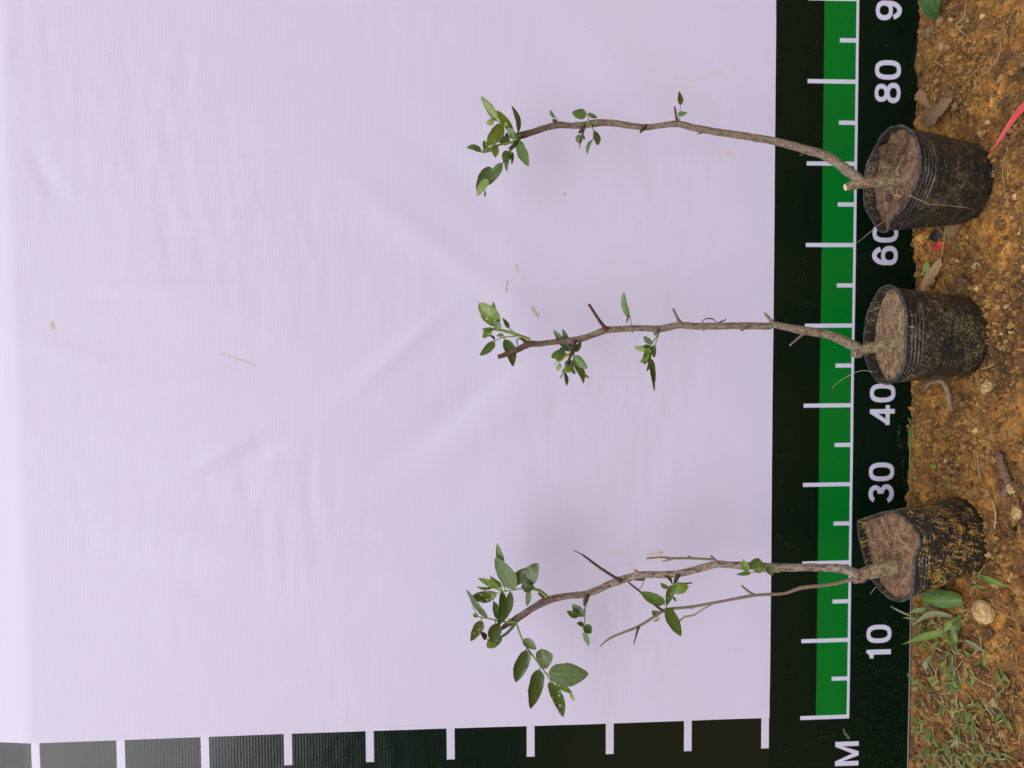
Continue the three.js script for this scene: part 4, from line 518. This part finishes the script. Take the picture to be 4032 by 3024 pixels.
  { // soil inside
    const sp = [], su = [], si = [], rings = 34; const zmin = Math.min(...rim.map((p) => p.z)), zmax = Math.max(...rim.map((p) => p.z));
    for (let j = 0; j <= rings; j++) for (let k = 0; k <= NA; k++) {
      const e = rim[k % NA], t = j / rings, x = lerp(ct.x, e.x, t * 0.985), z = lerp(ct.z, e.z, t * 0.985), yr = lerp(ct.y, e.y, t), f = (z - zmin) / (zmax - zmin);
      const y = yr - lerp(L.depth[0], L.depth[1], f) + L.lump * 1.6 * fbm(x * 40 + o.s, z * 40, 2.2, 3) * (1 - 0.5 * t) + 0.0028 * L.grain * fbm(x * 160, z * 160 + o.s, 1.1, 3) + o.mound(x, z);
      sp.push(x - off.x, y - off.y, z - off.z); su.push(x / 0.11, z / 0.11);
    }
    for (let j = 0; j < rings; j++) for (let k = 0; k < NA; k++) { const a = j * W + k; si.push(a, a + 1, a + W, a + 1, a + W + 1, a + W); }
    const sg = new THREE.BufferGeometry(); sg.setAttribute('position', new THREE.Float32BufferAttribute(sp, 3)); sg.setAttribute('uv', new THREE.Float32BufferAttribute(su, 2)); sg.setIndex(si); sg.computeVertexNormals();
    o.soil = mesh('soil', sg, new THREE.MeshStandardMaterial({ map: potSoilMap, color: rgb(...L.soil.map((v) => v * 1.5)), roughness: 0.96, bumpMap: soilMat.bumpMap, bumpScale: 0.0016 }), parent);
    o.soilMat = o.soil.material;
  }
}
const RIM = new THREE.MeshStandardMaterial({ map: dataTex(256, 64, (u, v) => { const k = 0.22 + 0.36 * tn(u, v, 14, 3, 3) + 0.15 * tn(u, v, 60, 8, 2); return [k, k * 1.01, k * 1.03]; }, true), roughness: 0.55 });

// ---------- the three potted saplings
const INFO = {
  p1: { label: 'potted sapling with two stems and the most leaves, in a mud streaked pot', s: 1.7 },
  p2: { label: 'potted sapling with a single thorny stem between numerals 40 and 60', s: 4.4 },
  p3: { label: 'potted sapling with a bowed smooth stem and white cut stub at its foot', s: 8.9 },
};
for (const key of ['p1', 'p2', 'p3']) {
  const bp = V3(POTS[key].base), root = base('potted_sapling', bp), D = DATA.plants[key], o = { s: INFO[key].s, mound: () => 0 };
  tag(root, INFO[key].label, 'potted plant', 'saplings in black nursery pots');
  const sb = V3(D.stems[0][2][1]); o.mound = (x, z) => 0.002 * Math.exp(-((x - sb.x) ** 2 + (z - sb.z) ** 2) / 0.0003);
  buildPot(key, root, o);
  const L = (a) => V3(a).sub(bp); let main = null;
  for (const [nm, hk, pts] of D.stems) {
    const pp = pts.map((q) => [L(q), q[3] / 1000]), green = nm === 'shoot' || nm === 'petiole' || nm === 'tendril';
    if (nm === 'rootstock') { const d = pp[0][0].clone().sub(pp[1][0]).normalize(); pp.unshift([pp[0][0].clone().addScaledVector(new THREE.Vector3(0, -1, 0), 0.014), pp[0][1] * 1.1]); }
    const col = hue[hk], wp = (t, a, c) => col(t, a, c.clone().add(bp));
    const big = nm === 'stem' || nm === 'rootstock', cuts = nm === 'rootstock' && key === 'p3' ? [null, [0.75, 0.68, 0.55]] : big || nm === 'thorn' && hk !== 'dark' ? [null, hk === 'tan' ? [0.5, 0.36, 0.24] : [0.3, 0.2, 0.14]] : null;
    const g = tube(pp, { step: big ? 0.0016 : 0.0012, rad: big ? 18 : 8, rough: big ? (nm === 'rootstock' ? 0.16 : 0.11) : green ? 0.05 : 0.14, ns: big ? 140 : 220, color: wp, cut: cuts });
    mesh(nm, g, green ? SHOOT : BARK, root);
  }
  if (key !== 'p3') { // knobbly healed graft
    const c = L(D.stems[0][2][key === 'p1' ? 6 : 5]), m = mesh('graft_union', lumpGeo(4, 0.55, o.s, 1.15, 1.2), new THREE.MeshStandardMaterial({ map: potSoilMap, color: key === 'p1' ? rgb(0.34, 0.22, 0.17) : rgb(0.36, 0.27, 0.23), roughness: key === 'p2' ? 0.35 : 0.7, bumpMap: soilMat.bumpMap, bumpScale: 0.0012 }), root);
    m.position.copy(c); m.scale.setScalar(key === 'p1' ? 0.0068 : 0.0056);
  }
  D.leaves.forEach((q, i) => {
    const B = L(q.slice(0, 3)), T = L(q.slice(3, 6)), w = q[6] / 1000, st = q[8], near = L(q.slice(9, 12)), len = B.distanceTo(T);
    const gs = [leafGeo(B, T, w, q[7], { arch: rr(-0.04, 0.12), fold: rr(0.08, 0.4), twist: rr(-0.5, 0.5), serr: 0.022, bow: rr(-0.05, 0.05), p1: st % 10 === 2 ? 0.55 : 0.48, seed: i * 1.7 })];
    const d = near.distanceTo(B);
    if (d > 0.0012) { // leaf stalk back to its shoot
      const md = near.clone().lerp(B, 0.5); md.y += 0.12 * d; const tg = tube([[near, 0.0007], [md, 0.0006], [B.clone().lerp(T, 0.04), 0.0005]], { step: 0.002, rad: 6, rough: 0 });
      tg.deleteAttribute('color'); const u = tg.attributes.uv; for (let k = 0; k < u.count; k++) u.setXY(k, 0.5, 0.3); gs.push(tg);
    }
    mesh('leaf', mergeGeometries(gs), leafMaterial(st), root);
  });
  for (const h of DATA.hair[key]) { const pp = h.map((q) => [L(q), q[3] / 1000 * 0.5]); mesh('fine_root', tube(pp, { step: 0.003, rad: 6, rough: 0, color: () => [0.42, 0.32, 0.18] }), SHOOT, root); }
  { // loose straws and lumps on the potting soil
    const ct = POTS[key].rim.map(V3).reduce((a, p) => a.add(p), new THREE.Vector3()).multiplyScalar(1 / POTS[key].rim.length);
    const CLODS = [[0.690, 0.120, 0.0094], [0.681, 0.108, 0.0082], [0.696, 0.079, 0.0068], [0.699, 0.129, 0.0052], [0.693, 0.097, 0.0056], [0.684, 0.088, 0.0045], [0.672, 0.122, 0.004], [0.64, 0.09, 0.004], [0.632, 0.118, 0.005]];
    const lum = key === 'p3' ? CLODS.length : key === 'p2' ? 3 : 5;
    for (let i = 0; i < lum; i++) { const q = key === 'p3' ? CLODS[i] : [ct.x + rr(-0.03, 0.03), ct.z + rr(-0.03, 0.03), rr(0.0015, 0.0035)];
      const m = mesh('soil_lump', lumpGeo(4, 0.5, i * 2.3 + o.s, 1.1, 0.85), o.soilMat, o.soil); m.scale.setScalar(q[2]); m.position.set(q[0] - bp.x, ct.y - bp.y - 0.0075, q[1] - bp.z); m.rotation.y = i * 1.3; }
    for (let i = 0; i < 6; i++) { const a = rnd() * 6, l = rr(0.008, 0.02), x = ct.x + rr(-0.025, 0.025) - bp.x, z = ct.z + rr(-0.02, 0.03) - bp.z, y = ct.y - bp.y - 0.0035;
      mesh('straw', tube([[new THREE.Vector3(x, y - 0.002, z), 0.0004], [new THREE.Vector3(x + Math.cos(a) * l * 0.5, y + 0.0015, z + Math.sin(a) * l * 0.5), 0.0004], [new THREE.Vector3(x + Math.cos(a + 0.3) * l, y - 0.001, z + Math.sin(a + 0.3) * l), 0.0003]], { step: 0.003, rad: 5, rough: 0, color: () => [0.45, 0.33, 0.17] }), SHOOT, o.soil); }
  }
}

// ---------- things lying on the soil
const GT = { greybark: [0.34, 0.235, 0.145], straw: [0.5, 0.36, 0.17], brownbark: [0.2, 0.11, 0.06], stemgreen: [0.09, 0.11, 0.045] };
const rest = (v, r = 0) => { const h = soilH(v.x, v.z); v.y = Math.max(v.y, h + r * 0.6); return v; };
for (const [nm, mt, lab, cat, pts] of DATA.ground.tubes) {
  const c = GT[mt], pp = pts.map((q) => [q[1] < -0.5 ? V3(q) : rest(V3(q), q[3] / 1000), q[3] / 1000]);
  tag(mesh(nm, tube(pp, { step: 0.002, rad: 9, rough: 0.18, ns: 200, color: () => c, cut: [null, mt === 'brownbark' ? CUT : null] }), BARK), lab, cat);
}
const GL = { tan: [0.62, 0.40, 0.19], light: [0.26, 0.42, 0.07], yellow: [0.6, 0.5, 0.07], brown: [0.36, 0.2, 0.08], grey: [0.36, 0.225, 0.12], weed: [0.15, 0.20, 0.04], weedpale: [0.26, 0.31, 0.07], deep: [0.09, 0.19, 0.055], fresh: [0.13, 0.25, 0.04] };
const glMats = {}; for (const k in GL) glMats[k] = new THREE.MeshPhysicalMaterial({ map: leafMap, color: rgb(...GL[k]), roughness: /tan|brown|grey|weed/.test(k) ? 0.9 : 0.5, side: THREE.DoubleSide, transmission: 0.08, thickness: 0 });
for (const [nm, lab, cat, st, q] of DATA.ground.leaves) {
  const B = rest(V3(q[0]), 0.002), T = rest(V3(q[1]), 0.002), w = (q[0][3] + q[1][3]) / 1000, dead = st === 'brown' || st === 'grey' || st === 'tan';
  tag(mesh(nm, leafGeo(B, T, w, st === 'fresh' ? 12 : rr(-12, 12), { normal: new THREE.Vector3(0, 0.8, 0.6), arch: st === 'fresh' ? 0.18 : dead ? 0.08 : 0.1, fold: st === 'tan' ? -0.5 : st === 'fresh' ? -0.7 : dead ? 0.5 : 0.25, twist: dead ? 0.8 : 0.2, serr: 0.02, ragged: dead ? 0.55 : 0.12, p1: st === 'fresh' ? 0.35 : 0.5, p2: st === 'fresh' ? 0.4 : 0.6 }), glMats[st]), lab, cat);
}
const bladeMap = dataTex(64, 256, (u, v) => { const q = Math.abs(u - 0.5), k = 0.68 + 0.18 * Math.sin(u * 60) + 0.3 * fbm(u * 6, v * 10, 1, 3) + 0.3 * Math.exp(-((q / 0.05) ** 2)); return [k, k, k * 0.95]; }, false, false);
const bladeMats = [[0.22, 0.29, 0.075], [0.20, 0.31, 0.05], [0.29, 0.29, 0.15], [0.40, 0.30, 0.14]].map((c) => new THREE.MeshPhysicalMaterial({ map: bladeMap, color: rgb(...c), roughness: 0.6, side: THREE.DoubleSide, transmission: 0.1, thickness: 0 }));
{ // the hand-laid blades belong to five tufts by where they root
  const tufts = [];
  DATA.ground.blades.forEach((b, i) => {
    const pp = b.map((q) => [rest(V3(q), 0.001), q[3] / 1000 * 1.25]), r0 = pp[0][0].clone(); r0.y = soilH(r0.x, r0.z) - 0.002; pp[0][0].copy(r0);
    let t = tufts.find((q) => q.position.distanceTo(r0) < 0.045);
    if (!t) { t = base('grass_tuft', r0.clone()); tufts.push(t); }
    for (const p of pp) p[0].sub(t.position);
    mesh('blade', bladeGeo(pp), bladeMats[i % 7 === 3 ? 2 : i % 3 === 0 ? 2 : i % 2], t);
  });
  tufts.forEach((t, i) => { // fill each tuft with short blades and dry stubble
    const n = 6;
    for (let k = 0; k < n; k++) { const a = rnd() * 6.28, l = rr(0.012, 0.03), h = rr(0.001, 0.006), p0 = new THREE.Vector3(rr(-0.01, 0.01), 0.001, rr(-0.01, 0.01)), p2 = p0.clone().add(new THREE.Vector3(Math.cos(a) * l, h * 0.6, Math.sin(a) * l)), p1 = p0.clone().lerp(p2, 0.5); p1.y += h;
      mesh('blade', bladeGeo([[p0, 0.0008], [p1, rr(0.0004, 0.0011)], [p2, 0.0001]]), bladeMats[rnd() < 0.55 ? 3 : rnd() < 0.5 ? 0 : 1], t); }
    tag(t, 'low tuft of narrow grass blades on the soil near the letter M', 'grass', 'grass tufts near the letter M');
  });
}
{ // creeping weeds with small paired leaves
  const spots = [[0.105, 0.045], [0.085, 0.085], [0.12, 0.11], [0.06, 0.06], [0.04, 0.10], [0.07, 0.135], [0.015, 0.05], [0.0, 0.09], [-0.02, 0.13], [0.03, 0.155], [0.14, 0.07], [-0.05, 0.07], [-0.06, 0.12], [0.10, 0.165]];
  for (const [x, z] of spots) {
    const y = soilH(x, z), g = base('creeping_weed', new THREE.Vector3(x, y, z)); tag(g, 'small creeping weed with tiny leaves on thin stems in the soil near letter M', 'weed', 'creeping weeds near the letter M');
    for (let r = 0; r < 5; r++) {
      const a = rnd() * 6.28, n = 5, pp = []; let px = 0, pz = 0, aa = a;
      for (let k = 0; k < n; k++) { const wy = soilH(x + px, z + pz) - y; pp.push([new THREE.Vector3(px, wy + (k ? rr(0.002, 0.008) : -0.002), pz), 0.0006]); aa += rr(-0.6, 0.6); px += Math.cos(aa) * rr(0.006, 0.012); pz += Math.sin(aa) * rr(0.006, 0.012); }
      mesh('runner', tube(pp, { step: 0.002, rad: 5, rough: 0, color: () => r > 1 ? [0.20, 0.22, 0.07] : [0.42, 0.3, 0.15] }), SHOOT, g);
      for (let k = 1; k < n; k++) for (const s of [-1, 1]) { if (rnd() < 0.5) continue; const b = pp[k][0], la = aa + s * rr(0.7, 1.5), l = rr(0.005, 0.014), t = b.clone().add(new THREE.Vector3(Math.cos(la) * l, rr(0, 0.004), Math.sin(la) * l));
        mesh('leaf', leafGeo(b, t, l * rr(0.24, 0.46), rr(-20, 20), { normal: new THREE.Vector3(0, 0.8, 0.6), nu: 6, arch: 0.1 }), glMats[rnd() < 0.6 ? 'weed' : 'weedpale'], g); }
    }
  }
}
{ // runner of seedlings along the banner foot
  const pp = DATA.ground.vine.map((q) => [rest(V3(q), 0.001), q[3] / 1000]), b = pp[pp.length - 1][0].clone(), g = base('seedling_vine', b); for (const p of pp) p[0].sub(b);
  tag(g, 'thin green vine with small oval leaves along the banner foot by numerals 30 and 40', 'vine');
  mesh('runner', tube(pp, { step: 0.002, rad: 6, rough: 0.05, color: () => [0.24, 0.25, 0.08] }), SHOOT, g);
  for (const q of DATA.ground.vineleaves) mesh('leaf', leafGeo(rest(V3(q[0])).sub(b), rest(V3(q[1])).sub(b), (q[0][3] + q[1][3]) / 1000, rr(-15, 15), { normal: new THREE.Vector3(0, 0.5, 0.8), nu: 8, p1: 0.5, p2: 0.5 }), glMats[rnd() < 0.5 ? 'light' : 'fresh'], g);
}
{ // plastic ribbon and scraps
  const pp = DATA.ground.ribbon.map((q) => [rest(V3(q), 0.002), q[3] / 1000]);
  tag(mesh('plastic_ribbon', bladeGeo(pp, 0.12), new THREE.MeshPhysicalMaterial({ color: rgb(0.62, 0.075, 0.07), roughness: 0.4, side: THREE.DoubleSide, transmission: 0.1, thickness: 0 })), 'bright red plastic ribbon on the soil by the pot nearest numeral 80', 'ribbon');
  const r = DATA.ground.scrap_red, k = DATA.ground.scrap_black, g = (q, w) => leafGeo(rest(V3(q[0]), 0.002), rest(V3(q[1]), 0.002), w, 5, { normal: new THREE.Vector3(0, 0.8, 0.6), p1: 0.25, p2: 0.3, arch: 0.15, nu: 8, twist: 0.6 });
  tag(mesh('plastic_scrap', g(r, 0.012), new THREE.MeshStandardMaterial({ color: rgb(0.6, 0.06, 0.05), roughness: 0.45, side: THREE.DoubleSide })), 'small red plastic scrap on the soil under numeral 60', 'scrap');
  tag(mesh('plastic_scrap', g(k, 0.011), new THREE.MeshStandardMaterial({ color: rgb(0.025, 0.02, 0.022), roughness: 0.5, side: THREE.DoubleSide })), 'small black plastic scrap touching the red one', 'scrap');
}
const SC = { pale: [0.76, 0.53, 0.25], tan: [0.56, 0.36, 0.16], greytan: [0.34, 0.235, 0.12], brown: [0.20, 0.105, 0.036], ochre: [0.32, 0.165, 0.046], red: [0.36, 0.15, 0.07], orange: [0.34, 0.165, 0.05], yellow: [0.46, 0.33, 0.12] };
const stoneMap = dataTex(256, 256, (u, v) => { const k = 0.8 + 0.4 * tn(u, v, 8, 3.1, 4) + 0.3 * tn(u, v, 40, 7, 2); return [k, k * 0.98, k * 0.94]; }, true);
const stoneMats = {}; for (const k in SC) stoneMats[k] = new THREE.MeshStandardMaterial({ map: stoneMap, color: rgb(...SC[k].map((v) => v * 1.25)), roughness: 0.9, bumpMap: soilMat.bumpMap, bumpScale: 0.001 });
DATA.ground.stones.forEach(([nm, mt, lab, q, asp], i) => {
  const r = q[3] / 1000, p = V3(q), flat = i === 0, soft = ['brown', 'ochre', 'orange', 'yellow'].includes(mt);
  const m = mesh(nm === 'stone' && soft ? 'soil_clod' : 'stone', lumpGeo(4, flat ? 0.16 : soft ? 0.7 : 0.34, i * 3.3, asp, flat ? 0.45 : 0.7), stoneMats[mt]);
  m.scale.setScalar(r); m.position.set(p.x, soilH(p.x, p.z) + r * (flat ? 0.28 : 0.25), p.z); m.rotation.y = flat ? 0.3 : i * 1.1; tag(m, lab, soft ? 'clod' : 'stone');
});
{ // small clods and pebbles picked out among the crumbs
  const protos = [0, 1, 2, 3].map((i) => lumpGeo(3, 0.7, i * 5.1 + 1, 1.15, 0.7));
  for (let i = 0; i < 70; i++) {
    let x, z; do { x = rr(-0.08, 0.98); z = rr(0.012, 0.22); } while (inPot(x, z, 1.2));
    const pebble = i % 4 === 0, s = pebble ? rr(0.0022, 0.0045) : 0.003 + 0.009 * rnd() * rnd(), m = mesh(pebble ? 'pebble' : 'soil_clod', protos[i % 4], stoneMats[pebble ? (i % 8 ? 'tan' : 'pale') : (i % 3 ? 'ochre' : 'brown')]);
    m.scale.setScalar(s); m.rotation.set(rnd(), rnd() * 6, rnd()); m.position.set(x, soilH(x, z) + s * 0.2, z);
    tag(m, pebble ? 'tiny pale pebble lying loose on the orange soil' : 'tiny crumbling orange clod lying loose on the soil', pebble ? 'pebble' : 'clod', pebble ? 'tiny pebbles on the soil' : 'tiny clods on the soil');
  }
}
{ // straw litter
  const gs = [];
  for (let i = 0; i < 300; i++) { let x, z; do { x = i < 220 ? rr(-0.1, 0.2) : rr(-0.1, 1.0); z = rr(0.006, 0.22); } while (inPot(x, z, 1.1)); const a = rnd() * 6.28, l = rr(0.006, 0.026), y = (dx, dz) => soilH(x + dx, z + dz) + 0.0012;
    const e = [Math.cos(a) * l, Math.sin(a) * l]; gs.push(tube([[new THREE.Vector3(x, y(0, 0), z), 0.0004], [new THREE.Vector3(x + e[0] * 0.5 + rr(-0.0007, 0.0007), y(e[0] * 0.5, e[1] * 0.5) + 0.0006, z + e[1] * 0.5), 0.0004], [new THREE.Vector3(x + e[0], y(e[0], e[1]), z + e[1]), 0.0003]], { seg: 5, rad: 4, rough: 0, color: () => i % 2 ? [0.42, 0.3, 0.14] : [0.25, 0.16, 0.08] })); }
  tag(mesh('straw_litter', mergeGeometries(gs), SHOOT), 'fine dry straw litter strewn over the soil', 'straw litter', null, 'stuff');
}
renderer.render(scene, camera);
